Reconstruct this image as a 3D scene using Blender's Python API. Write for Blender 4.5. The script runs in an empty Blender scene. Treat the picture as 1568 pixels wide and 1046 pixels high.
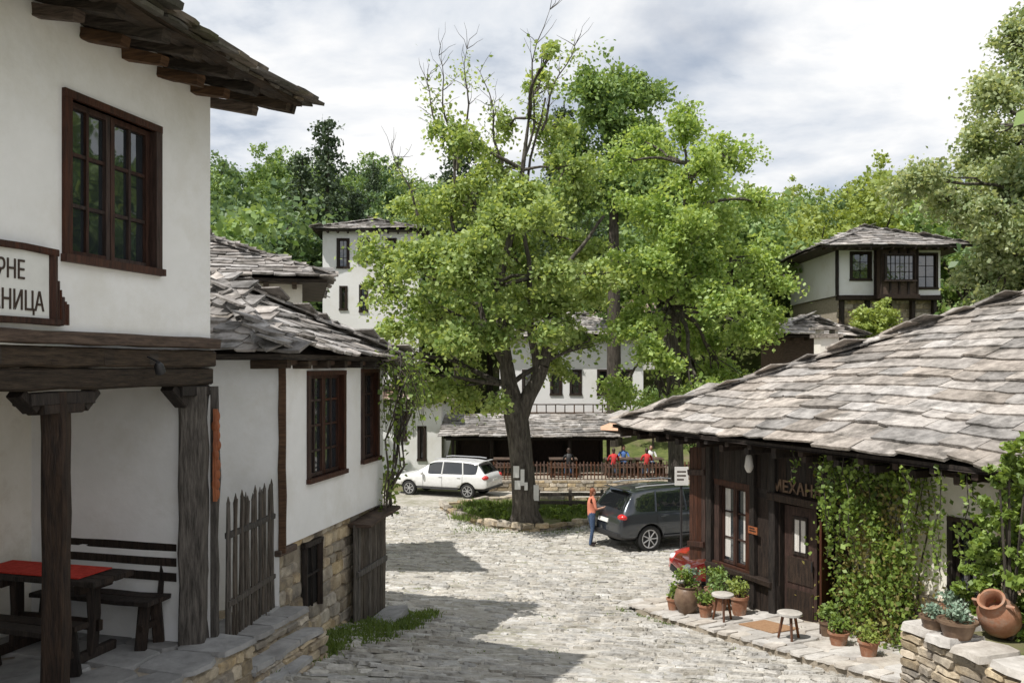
import bpy, math, random
import numpy as np
from mathutils import Vector, Matrix
rnd=random.Random(7); rng=np.random.default_rng(7)
F=1300.0
def PX(px,Y): return (px-784)/F*Y
def PZ(py,Y): return (560-py)/F*Y
def P(px,py,Y): return Vector((PX(px,Y),Y,PZ(py,Y)))
U=rnd.uniform
scene=bpy.context.scene
def link(o,parent=None):
    scene.collection.objects.link(o)
    if parent: o.parent=parent
    return o
def grp(name,loc=(0,0,0),rz=0.0):
    e=bpy.data.objects.new(name,None); e.location=loc; e.rotation_euler=(0,0,rz); e.empty_display_size=.2
    return link(e)
# ---------------------------------------------------------------- terrain
def ss(t):
    t=np.clip(t,0,1); return t*t*(3-2*t)
def gz(x,y):
    x=np.asarray(x,float); y=np.asarray(y,float)
    yy=[-60,0,5,9.5,13,18,24,34,45]; zz=[-1.6,-1.6,-2.7,-3.5,-4.0,-4.6,-5.15,-5.2,-5.2]
    b=sum(np.interp(y+o,yy,zz) for o in (-1,-.5,0,.5,1))/5
    c=-0.05*np.clip(x,-5,5)*(1-ss((y-18)/10))*ss((y+2)/8)
    h=17.5*ss((y-36+.3*np.abs(x))/62)*(1-.12*ss(x/30))
    return b+c+h
def G(x,y): return float(gz(x,y))
# ---------------------------------------------------------------- materials
def nt(name):
    m=bpy.data.materials.new(name); m.use_nodes=True
    n=m.node_tree.nodes; l=m.node_tree.links
    return m,n,l,n['Principled BSDF']
def pm(name,c1,c2,scale=4,rough=.85,bump=.3,bscale=30,island=0.0,stretch=(1,1,1),c3=None,s3=1.0,metal=0,dist=.02,spec=.3,coat=0,thr=(.35,.65)):
    m,n,l,b=nt(name)
    tc=n.new('ShaderNodeTexCoord'); mp=n.new('ShaderNodeMapping'); mp.inputs['Scale'].default_value=stretch
    l.new(tc.outputs['Object'],mp.inputs['Vector'])
    no=n.new('ShaderNodeTexNoise'); no.inputs['Scale'].default_value=scale; no.inputs['Detail'].default_value=8; no.inputs['Roughness'].default_value=.65
    l.new(mp.outputs[0],no.inputs['Vector'])
    r=n.new('ShaderNodeValToRGB'); r.color_ramp.elements[0].position=thr[0]; r.color_ramp.elements[1].position=thr[1]
    r.color_ramp.elements[0].color=(*c1,1); r.color_ramp.elements[1].color=(*c2,1)
    l.new(no.outputs['Fac'],r.inputs['Fac']); col=r.outputs['Color']
    if c3:
        n3=n.new('ShaderNodeTexNoise'); n3.inputs['Scale'].default_value=s3; n3.inputs['Detail'].default_value=7; n3.inputs['Roughness'].default_value=.72
        l.new(tc.outputs['Object'],n3.inputs['Vector'])
        r3=n.new('ShaderNodeValToRGB'); r3.color_ramp.elements[0].position=.48; r3.color_ramp.elements[1].position=.66
        l.new(n3.outputs['Fac'],r3.inputs['Fac'])
        mx=n.new('ShaderNodeMix'); mx.data_type='RGBA'; l.new(r3.outputs['Color'],mx.inputs['Factor']); l.new(col,mx.inputs['A']); mx.inputs['B'].default_value=(*c3,1); col=mx.outputs['Result']
    if island>0:
        g=n.new('ShaderNodeNewGeometry'); mr=n.new('ShaderNodeMapRange'); mr.inputs['To Min'].default_value=1-island; mr.inputs['To Max'].default_value=1+island
        l.new(g.outputs['Random Per Island'],mr.inputs['Value'])
        hs=n.new('ShaderNodeHueSaturation'); l.new(mr.outputs[0],hs.inputs['Value']); l.new(col,hs.inputs['Color'])
        mr2=n.new('ShaderNodeMath'); mr2.operation='MULTIPLY'; mr2.inputs[1].default_value=7.31; l.new(g.outputs['Random Per Island'],mr2.inputs[0])
        fr=n.new('ShaderNodeMath'); fr.operation='FRACT'; l.new(mr2.outputs[0],fr.inputs[0])
        mr3=n.new('ShaderNodeMapRange'); mr3.inputs['To Min'].default_value=.6; mr3.inputs['To Max'].default_value=1.3; l.new(fr.outputs[0],mr3.inputs['Value']); l.new(mr3.outputs[0],hs.inputs['Saturation'])
        col=hs.outputs['Color']
    l.new(col,b.inputs['Base Color'])
    b.inputs['Roughness'].default_value=rough; b.inputs['Metallic'].default_value=metal
    b.inputs['Specular IOR Level'].default_value=spec; b.inputs['Coat Weight'].default_value=coat
    if bump>0:
        nb=n.new('ShaderNodeTexNoise'); nb.inputs['Scale'].default_value=bscale; nb.inputs['Detail'].default_value=6; l.new(mp.outputs[0],nb.inputs['Vector'])
        bu=n.new('ShaderNodeBump'); bu.inputs['Strength'].default_value=bump; bu.inputs['Distance'].default_value=dist
        l.new(nb.outputs['Fac'],bu.inputs['Height']); l.new(bu.outputs[0],b.inputs['Normal'])
    return m
def leafmat(name,c1,c2,trans=.35,rough=.5):
    m=bpy.data.materials.new(name); m.use_nodes=True; n=m.node_tree.nodes; l=m.node_tree.links; n.clear()
    out=n.new('ShaderNodeOutputMaterial'); g=n.new('ShaderNodeNewGeometry')
    r=n.new('ShaderNodeValToRGB'); r.color_ramp.elements[0].color=(*c1,1); r.color_ramp.elements[1].color=(*c2,1)
    tc=n.new('ShaderNodeTexCoord'); no=n.new('ShaderNodeTexNoise'); no.inputs['Scale'].default_value=.6; no.inputs['Detail'].default_value=3
    l.new(tc.outputs['Object'],no.inputs['Vector'])
    mth=n.new('ShaderNodeMath'); mth.operation='ADD'; l.new(g.outputs['Random Per Island'],mth.inputs[0]); l.new(no.outputs['Fac'],mth.inputs[1])
    m2=n.new('ShaderNodeMath'); m2.operation='MULTIPLY_ADD'; m2.inputs[1].default_value=.8; m2.inputs[2].default_value=-.3; l.new(mth.outputs[0],m2.inputs[0])
    l.new(m2.outputs[0],r.inputs['Fac'])
    p=n.new('ShaderNodeBsdfPrincipled'); p.inputs['Roughness'].default_value=rough; p.inputs['Specular IOR Level'].default_value=.45
    t=n.new('ShaderNodeBsdfTranslucent'); mx=n.new('ShaderNodeMixShader'); mx.inputs[0].default_value=trans
    gm=n.new('ShaderNodeMix'); gm.data_type='RGBA'; gm.blend_type='MULTIPLY'; gm.inputs['Factor'].default_value=1; gm.inputs['B'].default_value=(1.5,1.35,.7,1)
    l.new(r.outputs[0],p.inputs['Base Color']); l.new(r.outputs[0],gm.inputs['A']); l.new(gm.outputs['Result'],t.inputs['Color'])
    l.new(p.outputs[0],mx.inputs[1]); l.new(t.outputs[0],mx.inputs[2]); l.new(mx.outputs[0],out.inputs[0])
    return m
def plain(name,c,rough=.5,metal=0,coat=0,spec=.5):
    return pm(name,tuple(x*.9 for x in c),c,scale=6,rough=rough,bump=0,metal=metal,coat=coat,spec=spec)
M_plaster=pm('plaster',(.83,.825,.815),(.89,.885,.88),scale=2.5,bump=.3,bscale=5,c3=(.775,.76,.725),s3=.9,dist=.03)
M_plaster2=pm('plaster_cream',(.76,.72,.63),(.85,.81,.73),scale=2,bump=.3,bscale=9,c3=(.62,.56,.46),s3=1.1)
M_plasterd=pm('plaster_far',(.82,.81,.80),(.87,.865,.86),scale=1.0,bump=0,c3=(.74,.72,.68),s3=.5)
M_wood=pm('dark_wood',(.011,.008,.007),(.042,.029,.022),scale=5,rough=.7,bump=.6,bscale=14,stretch=(6,6,.8),island=.3)
M_woodh=pm('dark_wood_h',(.02,.015,.011),(.075,.055,.04),scale=5,rough=.8,bump=.6,bscale=14,stretch=(1,1,9),island=.3)
M_brown=pm('brown_wood',(.024,.012,.009),(.07,.032,.022),scale=5,rough=.6,bump=.4,bscale=14,stretch=(6,6,.8),island=.25)
M_brownh=pm('brown_wood_h',(.045,.027,.018),(.13,.08,.052),scale=5,rough=.8,bump=.5,bscale=14,stretch=(1,1,9),island=.3)
M_fence=pm('fence_red_brown',(.07,.035,.022),(.17,.085,.055),scale=5,rough=.8,bump=.4,bscale=14,stretch=(5,5,1),island=.25)
M_grey=pm('weathered_wood',(.045,.038,.032),(.15,.128,.108),scale=5,rough=.9,bump=.7,bscale=14,stretch=(7,7,.9),island=.3)
M_orange=pm('carved_wood',(.20,.06,.025),(.34,.115,.045),scale=6,rough=.5,bump=.4,bscale=12,stretch=(5,5,1))
M_slate=pm('stone_slate',(.17,.155,.145),(.42,.39,.365),scale=4,rough=.8,bump=.9,bscale=14,island=.42,c3=(.10,.09,.075),s3=2.6,dist=.03)
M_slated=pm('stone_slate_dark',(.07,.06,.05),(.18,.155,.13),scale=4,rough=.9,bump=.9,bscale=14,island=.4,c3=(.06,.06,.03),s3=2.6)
M_slatel=pm('stone_slate_weathered',(.23,.205,.185),(.45,.41,.37),scale=6,rough=.9,bump=1,bscale=9,island=.28,c3=(.12,.108,.095),s3=2.3,dist=.04)
M_slateb=pm('stone_slate_brown',(.20,.14,.11),(.36,.28,.23),scale=3,rough=.9,bump=.5,bscale=10,island=.3)
M_stone=pm('rubble_stone',(.30,.235,.16),(.54,.46,.34),scale=5,rough=.95,bump=.7,bscale=22,island=.35,c3=(.2,.17,.14),s3=3)
M_mortar=pm('mortar',(.28,.24,.19),(.40,.35,.28),scale=8,rough=1,bump=.6,bscale=40)
M_cob=pm('cobble',(.37,.35,.315),(.57,.545,.50),scale=5,rough=.9,bump=1,bscale=16,island=.2,c3=(.30,.28,.245),s3=1.1,dist=.04)
M_street=pm('street_sand',(.33,.305,.265),(.52,.49,.44),scale=7,rough=1,bump=.8,bscale=30,c3=(.20,.195,.13),s3=.7)
M_pave=pm('pavement_slab',(.40,.37,.33),(.58,.545,.50),scale=4,rough=.9,bump=.7,bscale=14,island=.14,c3=(.30,.27,.24),s3=1.5)
M_flag=pm('flagstone',(.22,.215,.21),(.38,.37,.36),scale=3,rough=.9,bump=.5,bscale=14,island=.2)
M_ground=pm('grass_earth',(.06,.085,.02),(.14,.16,.05),scale=3,rough=1,bump=.6,bscale=20,c3=(.17,.14,.09),s3=.6)
M_bark=pm('bark',(.05,.042,.036),(.18,.16,.135),scale=4,rough=.95,bump=1,bscale=10,stretch=(3,3,.6),dist=.1)
M_barkd=pm('bark_dark',(.035,.03,.024),(.10,.085,.07),scale=4,rough=.95,bump=.6,bscale=12,stretch=(3,3,.7))
L_main=leafmat('leaves_walnut',(.13,.22,.05),(.50,.60,.24),trans=.42)
L_sec=leafmat('leaves_locust',(.15,.26,.05),(.52,.65,.24),trans=.42)
L_right=leafmat('leaves_linden',(.14,.22,.085),(.60,.66,.42),trans=.4)
L_dark=leafmat('leaves_dark',(.06,.125,.055),(.23,.33,.15))
L_mid=leafmat('leaves_mid',(.10,.19,.055),(.34,.46,.17))
L_yel=leafmat('leaves_yellow_green',(.17,.24,.045),(.44,.52,.16))
L_con=leafmat('needles',(.035,.065,.032),(.12,.165,.085),trans=.1)
L_ivy=leafmat('ivy',(.08,.14,.03),(.30,.41,.09))
L_ivyo=leafmat('ivy_old',(.17,.15,.05),(.37,.33,.12))
L_grass=leafmat('grass',(.08,.13,.03),(.20,.28,.07))
L_suc=leafmat('succulent',(.12,.20,.14),(.32,.40,.30),trans=.1)
M_tcar=plain('suv_paint',(.05,.057,.068),rough=.28,metal=.6,coat=1)
M_wcar=plain('white_paint',(.8,.8,.8),rough=.3,coat=.8)
M_rcar=plain('red_paint',(.5,.02,.015),rough=.3,coat=1)
M_rub=plain('rubber',(.02,.02,.02),rough=.8); M_rim=plain('rim_alloy',(.6,.6,.62),rough=.35,metal=.7)
M_blk=plain('black_plastic',(.025,.025,.027),rough=.6)
M_red=plain('tail_light',(.6,.02,.02),rough=.2,coat=1); M_whl=plain('head_light',(.8,.8,.8),rough=.1,coat=1)
M_plate=plain('plate_white',(.75,.75,.72)); M_paper=plain('paper',(.76,.76,.73),rough=.9)
M_terra=pm('terracotta',(.26,.12,.07),(.40,.20,.12),scale=6,rough=.8,bump=.3,bscale=20,c3=(.3,.22,.17),s3=6)
M_clayb=pm('glazed_clay',(.10,.06,.04),(.22,.15,.10),scale=5,rough=.45,bump=.2,bscale=20)
M_cloth=pm('red_cloth',(.42,.03,.02),(.6,.06,.04),scale=20,rough=.95,bump=.4,bscale=60)
M_skin=plain('skin',(.55,.33,.24),rough=.6); M_hair=plain('hair_auburn',(.22,.07,.03),rough=.6); M_hairb=plain('hair_brown',(.05,.03,.02),rough=.6)
M_jeans=pm('jeans',(.035,.06,.12),(.08,.12,.2),scale=12,bump=.2); M_top=plain('top_coral',(.62,.22,.14),rough=.9)
M_blue=plain('shirt_blue',(.1,.2,.5),rough=.9); M_redsh=plain('shirt_red',(.6,.05,.05),rough=.9); M_whsh=plain('shirt_white',(.75,.75,.75),rough=.9); M_shoe=plain('shoe',(.03,.02,.02))
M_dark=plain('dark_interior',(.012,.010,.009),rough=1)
M_curt=pm('curtain',(.55,.52,.48),(.72,.70,.66),scale=5,bump=.5,bscale=20,stretch=(6,6,.3))
M_gold=plain('letters',(.16,.10,.06),rough=.7); M_ink=plain('ink',(.05,.03,.02),rough=.8)
M_iron=plain('iron',(.06,.06,.065),rough=.5,metal=.7)
def glassmat(name,c=(.02,.025,.03)):
    m,n,l,b=nt(name); b.inputs['Base Color'].default_value=(*c,1); b.inputs['Roughness'].default_value=.03; b.inputs['Specular IOR Level'].default_value=1.0; b.inputs['IOR'].default_value=1.7
    tc=n.new('ShaderNodeTexCoord'); no=n.new('ShaderNodeTexNoise'); no.inputs['Scale'].default_value=1.8; l.new(tc.outputs['Object'],no.inputs['Vector'])
    bu=n.new('ShaderNodeBump'); bu.inputs['Strength'].default_value=.35; bu.inputs['Distance'].default_value=.02; l.new(no.outputs['Fac'],bu.inputs['Height']); l.new(bu.outputs[0],b.inputs['Normal'])
    return m
M_glass=glassmat('window_glass'); M_cglass=glassmat('car_glass',(.01,.012,.014))
# ---------------------------------------------------------------- mesh builder
class Fr:
    def __init__(s,O,u,n): s.O=Vector((O[0],O[1],0)); s.u=Vector((u[0],u[1],0)).normalized(); s.n=Vector((n[0],n[1],0)).normalized()
    def p(s,a,b,z): return s.O+s.u*a+s.n*b+Vector((0,0,z))
class MB:
    def __init__(s): s.v=[];s.f=[];s.m=[]
    def add(s,vs,fs,m=0):
        b=len(s.v); s.v+=[tuple(v) for v in vs]; s.f+=[tuple(b+i for i in f) for f in fs]; s.m+=[m]*len(fs)
    def hexa(s,c,m=0): s.add(c,[(0,3,2,1),(4,5,6,7),(0,1,5,4),(1,2,6,5),(2,3,7,6),(3,0,4,7)],m)
    def box(s,fr,u0,u1,n0,n1,z0,z1,m=0):
        s.hexa([fr.p(u0,n0,z0),fr.p(u1,n0,z0),fr.p(u1,n1,z0),fr.p(u0,n1,z0),fr.p(u0,n0,z1),fr.p(u1,n0,z1),fr.p(u1,n1,z1),fr.p(u0,n1,z1)],m)
    def wb(s,x0,x1,y0,y1,z0,z1,m=0): s.box(Fr((0,0),(1,0),(0,1)),x0,x1,y0,y1,z0,z1,m)
    def beam(s,p0,p1,w,h,m=0,jit=.008,seg=None,up=Vector((0,0,1))):
        p0=Vector(p0);p1=Vector(p1); d=p1-p0; L=d.length; d.normalize()
        if abs(d.dot(up))>.95: up=Vector((1,.2,0))
        a=d.cross(up).normalized(); b=a.cross(d).normalized()
        seg=seg or max(1,int(L/.3)); vs=[];fs=[]
        for i in range(seg+1):
            c=p0+d*(L*i/seg)+(a*U(-1,1)+b*U(-1,1))*jit*.6; ww=w*(1+U(-1,1)*jit*4)*.5; hh=h*(1+U(-1,1)*jit*4)*.5; k=.8
            for (x,y) in ((-1,-k),(-k,-1),(k,-1),(1,-k),(1,k),(k,1),(-k,1),(-1,k)):
                vs.append(c+a*(x*ww+U(-jit,jit)*.5)+b*(y*hh+U(-jit,jit)*.5))
        for i in range(seg):
            for k in range(8): fs.append((i*8+k,i*8+(k+1)%8,(i+1)*8+(k+1)%8,(i+1)*8+k))
        fs.append(tuple(range(7,-1,-1))); fs.append(tuple(seg*8+k for k in range(8)))
        s.add(vs,fs,m)
    def tube(s,pts,rads,sides=6,m=0):
        vs=[];fs=[];n=len(pts); pts=[Vector(p) for p in pts]; a=None
        for i,p in enumerate(pts):
            d=(pts[min(i+1,n-1)]-pts[max(i-1,0)])
            if d.length<1e-6: d=Vector((0,0,1))
            d.normalize()
            if a is None: a=d.orthogonal().normalized()
            a=(a-d*a.dot(d)); a=a.normalized() if a.length>1e-5 else d.orthogonal().normalized()
            b=d.cross(a)
            for k in range(sides):
                t=2*math.pi*k/sides; vs.append(p+(a*math.cos(t)+b*math.sin(t))*rads[i])
        for i in range(n-1):
            for k in range(sides): fs.append((i*sides+k,i*sides+(k+1)%sides,(i+1)*sides+(k+1)%sides,(i+1)*sides+k))
        fs.append(tuple(range(sides-1,-1,-1))); fs.append(tuple((n-1)*sides+k for k in range(sides)))
        s.add(vs,fs,m)
    def lathe(s,prof,c,seg=20,m=0,R=None):
        R=R or Matrix.Identity(3); c=Vector(c); vs=[];fs=[];n=len(prof)
        for r,z in prof:
            for k in range(seg):
                t=2*math.pi*k/seg; vs.append(c+R@Vector((r*math.cos(t),r*math.sin(t),z)))
        for i in range(n-1):
            for k in range(seg): fs.append((i*seg+k,i*seg+(k+1)%seg,(i+1)*seg+(k+1)%seg,(i+1)*seg+k))
        fs.append(tuple(range(seg-1,-1,-1))); fs.append(tuple((n-1)*seg+k for k in range(seg)))
        s.add(vs,fs,m)
    def ell(s,c,r,m=0,seg=14,rings=9,R=None):
        pr=[(max(1e-4,math.sin(math.pi*i/rings)),-math.cos(math.pi*i/rings)) for i in range(rings+1)]
        R=(R or Matrix.Identity(3))@Matrix.Diagonal(Vector(r)); s.lathe(pr,c,seg,m,R)
    def pillow(s,o,a,b,w,h,m=0,j=.012,ins=.2):
        pr=[(.12,0),(.5,0),(.88,0),(1,.15),(1,.85),(.88,1),(.5,1),(.12,1),(0,.85),(0,.15)]
        la,lb=a.length,b.length; out=[];top=[]; ia=min(ins*lb/la,.3)if la>lb else ins; ib=min(ins*la/lb,.3) if lb>la else ins
        tl=(U(-.25,.25),U(-.25,.25))
        for x,y in pr:
            jx=U(-j,j)/la; jy=U(-j,j)/lb; x+=jx;y+=jy
            out.append(o+a*x+b*y)
            xx=.5+(x-.5)*(1-ia);yy=.5+(y-.5)*(1-ib); top.append(o+a*xx+b*yy+w*(h*(1+tl[0]*(xx-.5)*2+tl[1]*(yy-.5)*2)))
        k=len(pr); s.add(out+top,[(i,(i+1)%k,k+(i+1)%k,k+i) for i in range(k)]+[tuple(range(k,2*k))],m)
    def wall(s,fr,u0,u1,z0,z1,ops=(),n=0,depth=.14,m=0):
        us=sorted({u0,u1,*[o[0] for o in ops],*[o[1] for o in ops]}); zs=sorted({z0,z1,*[o[2] for o in ops],*[o[3] for o in ops]})
        for i in range(len(us)-1):
            for k in range(len(zs)-1):
                a,b,c,d=us[i],us[i+1],zs[k],zs[k+1]; cu=(a+b)/2;cz=(c+d)/2
                if any(o[0]<cu<o[1] and o[2]<cz<o[3] for o in ops): continue
                s.add([fr.p(a,n,c),fr.p(b,n,c),fr.p(b,n,d),fr.p(a,n,d)],[(0,1,2,3)],m)
        for (a,b,c,d) in ops:
            q=[(a,c),(b,c),(b,d),(a,d)]
            for i in range(4):
                (x0,y0),(x1,y1)=q[i],q[(i+1)%4]
                s.add([fr.p(x0,n,y0),fr.p(x1,n,y1),fr.p(x1,n-depth,y1),fr.p(x0,n-depth,y0)],[(0,1,2,3)],m)
    def build(s,name,mats,parent=None,smooth=None):
        me=bpy.data.meshes.new(name); me.from_pydata(s.v,[],s.f)
        for m in (mats if isinstance(mats,(list,tuple)) else [mats]): me.materials.append(m)
        me.polygons.foreach_set('material_index',s.m)
        import bmesh
        bm=bmesh.new(); bm.from_mesh(me); bmesh.ops.recalc_face_normals(bm,faces=bm.faces)
        if smooth:
            for f in bm.faces: f.smooth=True
            for e in bm.edges:
                if len(e.link_faces)==2 and e.calc_face_angle(0)>math.radians(smooth): e.smooth=False
        bm.to_mesh(me); bm.free(); me.update()
        return link(bpy.data.objects.new(name,me),parent)
def leaves(name,C,S,mat,parent=None,up=.8,asp=.34,matidx=None):
    N=len(C); nr=rng.normal(size=(N,3)); nr[:,2]=nr[:,2]*.8+up; nr/=np.linalg.norm(nr,axis=1)[:,None]
    t=rng.normal(size=(N,3)); t-=nr*(t*nr).sum(1)[:,None]; t/=np.linalg.norm(t,axis=1)[:,None]; b=np.cross(nr,t)
    S=np.asarray(S)[:,None]; asp2=S*asp*rng.uniform(.8,1.3,(N,1)); bend=nr*S*rng.uniform(-.15,.05,(N,1))
    V=np.stack([C-t*S*.5+bend,C+b*asp2,C+t*S*.5+bend,C-b*asp2],1).reshape(-1,3)
    me=bpy.data.meshes.new(name); me.vertices.add(4*N); me.vertices.foreach_set('co',V.astype(np.float32).ravel())
    me.loops.add(4*N); me.loops.foreach_set('vertex_index',np.arange(4*N,dtype=np.int32)); me.polygons.add(N); me.polygons.foreach_set('loop_start',np.arange(0,4*N,4,dtype=np.int32))
    me.materials.append(mat); me.update(calc_edges=True)
    return link(bpy.data.objects.new(name,me),parent)
def stonewall(mb,fr,u0,u1,z0,z1,n=0,m=0,hh=(.09,.2),ww=(.14,.42),ops=(),zt=None):
    z=z0
    while z<z1-.03:
        h=min(U(*hh),z1-z); u=u0
        while u<u1-.03:
            w=min(U(*ww),u1-u)
            cu=u+w/2;cz=z+h/2
            if not any(o[0]-w*.4<cu<o[1]+w*.4 and o[2]-h*.3<cz<o[3]+h*.3 for o in ops):
                mb.pillow(fr.p(u+.006,n,z+.006),fr.u*(w-.012),Vector((0,0,h-.012)),fr.n,U(.015,.05),m,j=.012)
            u+=w
        z+=h
def sag(x,y,k): return .035*math.sin(x*1.1+k)+.025*math.sin(x*.6+y*1.3+k*2)+.008*math.sin(x*2.6+y*2+k)
def slates(mb,O,u,v,L,H,inside,course=.3,wid=(.3,.7),th=(.025,.05),m=0,ov=.08,k=0,lf=(.01,.025)):
    w=u.cross(v).normalized()
    if w.z<0: w=-w
    y=-ov
    while y<H:
        x=-ov+U(-.2,0); ph=U(0,6)
        while x<L+ov:
            sw=U(*wid) if U(0,1)<.75 else U(wid[0],(wid[0]+wid[1])/2); cx=x+sw/2; t=U(*th)
            if inside(cx,y+course*.5):
                d=course*U(1.4,1.8); fj=U(-.05,.05)+.05*math.sin(x*1.1+ph); lift=U(*lf)+.02; tl=U(-.006,.006); yw=U(-.025,.025)
                pts=[(x+.003+U(0,.015),y+fj+yw+U(-.01,.03),1),(x+sw*U(.2,.4),y+fj+yw*.4+U(-.03,.015),1),(x+sw*U(.6,.8),y+fj-yw*.4+U(-.03,.02),1),(x+sw-.003,y+fj-yw+U(-.01,.03),1),(x+sw+U(-.03,.02),y+d,0),(x+U(-.03,.03),y+d,0)]
                bot=[O+u*a+v*b+w*(lift*c+sag(a,b,k)+tl*(a-cx)/sw*2) for a,b,c in pts]; top=[p+w*(t*(U(.9,1.1) if i<4 else .6)) for i,p in enumerate(bot)]
                mb.add(bot+top,[(i,(i+1)%6,6+(i+1)%6,6+i) for i in range(6)]+[(6,7,8,9,10,11),(5,4,3,2,1,0)],m)
            x+=sw*U(.95,1.0)
        y+=course*U(.85,1.12)
def hip_roof(name,parent,fr,u0,u1,n1,D,zE,pitch,smat,course=.3,wid=(.3,.7),th=(.025,.05),sides=(0,1,2,3),wood=M_woodh,eave=.1,k=0):
    L=u1-u0; half=min(L,D)/2; tp=math.tan(math.radians(pitch)); cp=math.cos(math.radians(pitch)); sp=math.sin(math.radians(pitch))
    up=Vector((0,0,1)); Z=zE
    c=[fr.p(u0,n1,Z),fr.p(u1,n1,Z),fr.p(u1,n1-D,Z),fr.p(u0,n1-D,Z)]
    h=half*tp
    if L>=D: r=[fr.p(u0+half,n1-half,Z+h),fr.p(u1-half,n1-half,Z+h)]; quads=[(c[0],c[1],r[1],r[0]),(c[1],c[2],r[1],r[1]),(c[2],c[3],r[0],r[1]),(c[3],c[0],r[0],r[0])]; hips=[(c[0],r[0]),(c[1],r[1]),(c[2],r[1]),(c[3],r[0]),(r[0],r[1])]
    else: r=[fr.p((u0+u1)/2,n1-half,Z+h),fr.p((u0+u1)/2,n1-D+half,Z+h)]; quads=[(c[0],c[1],r[0],r[0]),(c[1],c[2],r[1],r[0]),(c[2],c[3],r[1],r[1]),(c[3],c[0],r[0],r[1])]; hips=[(c[0],r[0]),(c[1],r[0]),(c[2],r[1]),(c[3],r[1]),(r[0],r[1])]
    dk=MB()
    for q in quads:
        q2=[x-up*.1 for x in q]
        if (q2[2]-q2[3]).length<1e-4: dk.add(q2[:3],[(0,1,2)])
        else: dk.add(q2,[(0,1,2,3)])
    dk.build('roof_deck',[wood],parent)
    e=MB(); e.box(fr,u0+.02,u1-.02,n1-D+.02,n1-.02,Z-eave,Z-.035,0)
    for t in np.arange(u0+.25,u1-.1,.55):
        e.beam(fr.p(t,n1-.5,Z-eave-.05),fr.p(t,n1-.03,Z-eave-.05),.09,.1,0)
    e.build('eave_boards',[wood],parent)
    sl=MB(); H=half/cp
    dirs=[(c[0],fr.u,-fr.n,L),(c[1],-fr.n,-fr.u,D),(c[2],-fr.u,fr.n,L),(c[3],fr.n,fr.u,D)]
    for i in sides:
        O,u,i2,Ln=dirs[i]; v=(i2*cp+up*sp)
        slates(sl,O,u,v,Ln,H,lambda x,y,Ln=Ln:(y*cp-.12<=x<=Ln-y*cp+.12),course,wid,th,0,k=k+i)
    for a,b in hips:
        d=b-a; n=max(1,int(d.length/.3))
        if d.length<.2: continue
        s=d.cross(up).normalized(); dn=d.normalized(); w=s.cross(dn)
        if w.z<0: w=-w
        for j in range(n):
            p=a+d*((j+.5)/n); wd=U(.14,.22); 
            for sg in (-1,1):
                q=[p-dn*.2,p+dn*.2,p+dn*.2+s*sg*wd-up*wd*tp*.75,p-dn*.2+s*sg*wd-up*wd*tp*.75]
                q=[x+w*(.06+.02*(dn.dot(x-p)<0))+Vector((U(-.03,.03),U(-.03,.03),U(-.01,.01))) for x in q]
                sl.hexa(q+[x+w*U(.02,.035) for x in q])
    sl.build('slates',[smat],parent)
def window(fr,u0,u1,z0,z1,parent,n=0,cols=2,rows=3,mat=M_brown,case=.07,inset=.09,proud=.03,curt=False,name='window',leafs=1):
    w=MB(); c=case
    w.box(fr,u0-c*.3,u0+c,n-inset,n+proud,z0,z1); w.box(fr,u1-c,u1+c*.3,n-inset,n+proud,z0,z1)
    w.box(fr,u0-c*.3,u1+c*.3,n-inset,n+proud+.004,z1,z1+c); w.box(fr,u0-c*.5,u1+c*.5,n-inset,n+proud+.03,z0-c,z0)
    a0,a1=u0+c,u1-c
    for L in range(leafs):
        b0=a0+(a1-a0)*L/leafs+.004; b1=a0+(a1-a0)*(L+1)/leafs-.004; s=.045
        w.box(fr,b0,b0+s,n-inset,n-inset+.05,z0,z1); w.box(fr,b1-s,b1,n-inset,n-inset+.05,z0,z1)
        w.box(fr,b0+s,b1-s,n-inset,n-inset+.048,z0,z0+s); w.box(fr,b0+s,b1-s,n-inset,n-inset+.048,z1-s,z1)
        for i in range(1,cols): x=b0+(b1-b0)*i/cols; w.box(fr,x-.014,x+.014,n-inset,n-inset+.04,z0+s,z1-s)
        for j in range(1,rows): z=z0+(z1-z0)*j/rows; w.box(fr,b0+s,b1-s,n-inset,n-inset+.036,z-.014,z+.014)
    w.build(name+'_frame',[mat],parent)
    g=MB(); g.box(fr,u0,u1,n-inset-.01,n-inset+.012,z0,z1); g.build(name+'_glass',[M_glass],parent)
    if curt:
        q=MB(); 
        for (x0,x1) in ((u0+c+.03,u0+(u1-u0)*.32),(u1-(u1-u0)*.3,u1-c-.03)):
            q.box(fr,x0,x1,n-inset+.013,n-inset+.017,z0+.1,z1-.05)
        q.build('curtain',[M_curt],parent)
def text(body,fr,u,z,n,size,mat,parent,flip=False,name='lettering',align='LEFT',sx=1.0,off=.006):
    cu=bpy.data.curves.new(name,'FONT'); cu.body=body; cu.size=size; cu.extrude=.006; cu.materials.append(mat); cu.offset=off; cu.align_x=align
    o=bpy.data.objects.new(name,cu); link(o,parent)
    x=-fr.u if flip else fr.u
    R=Matrix((x,Vector((0,0,1)),x.cross(Vector((0,0,1))))).transposed().to_4x4()
    o.matrix_world=Matrix.Translation(fr.p(u,n,z))@R@Matrix.Diagonal((sx,1,1,1))
    return o
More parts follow.
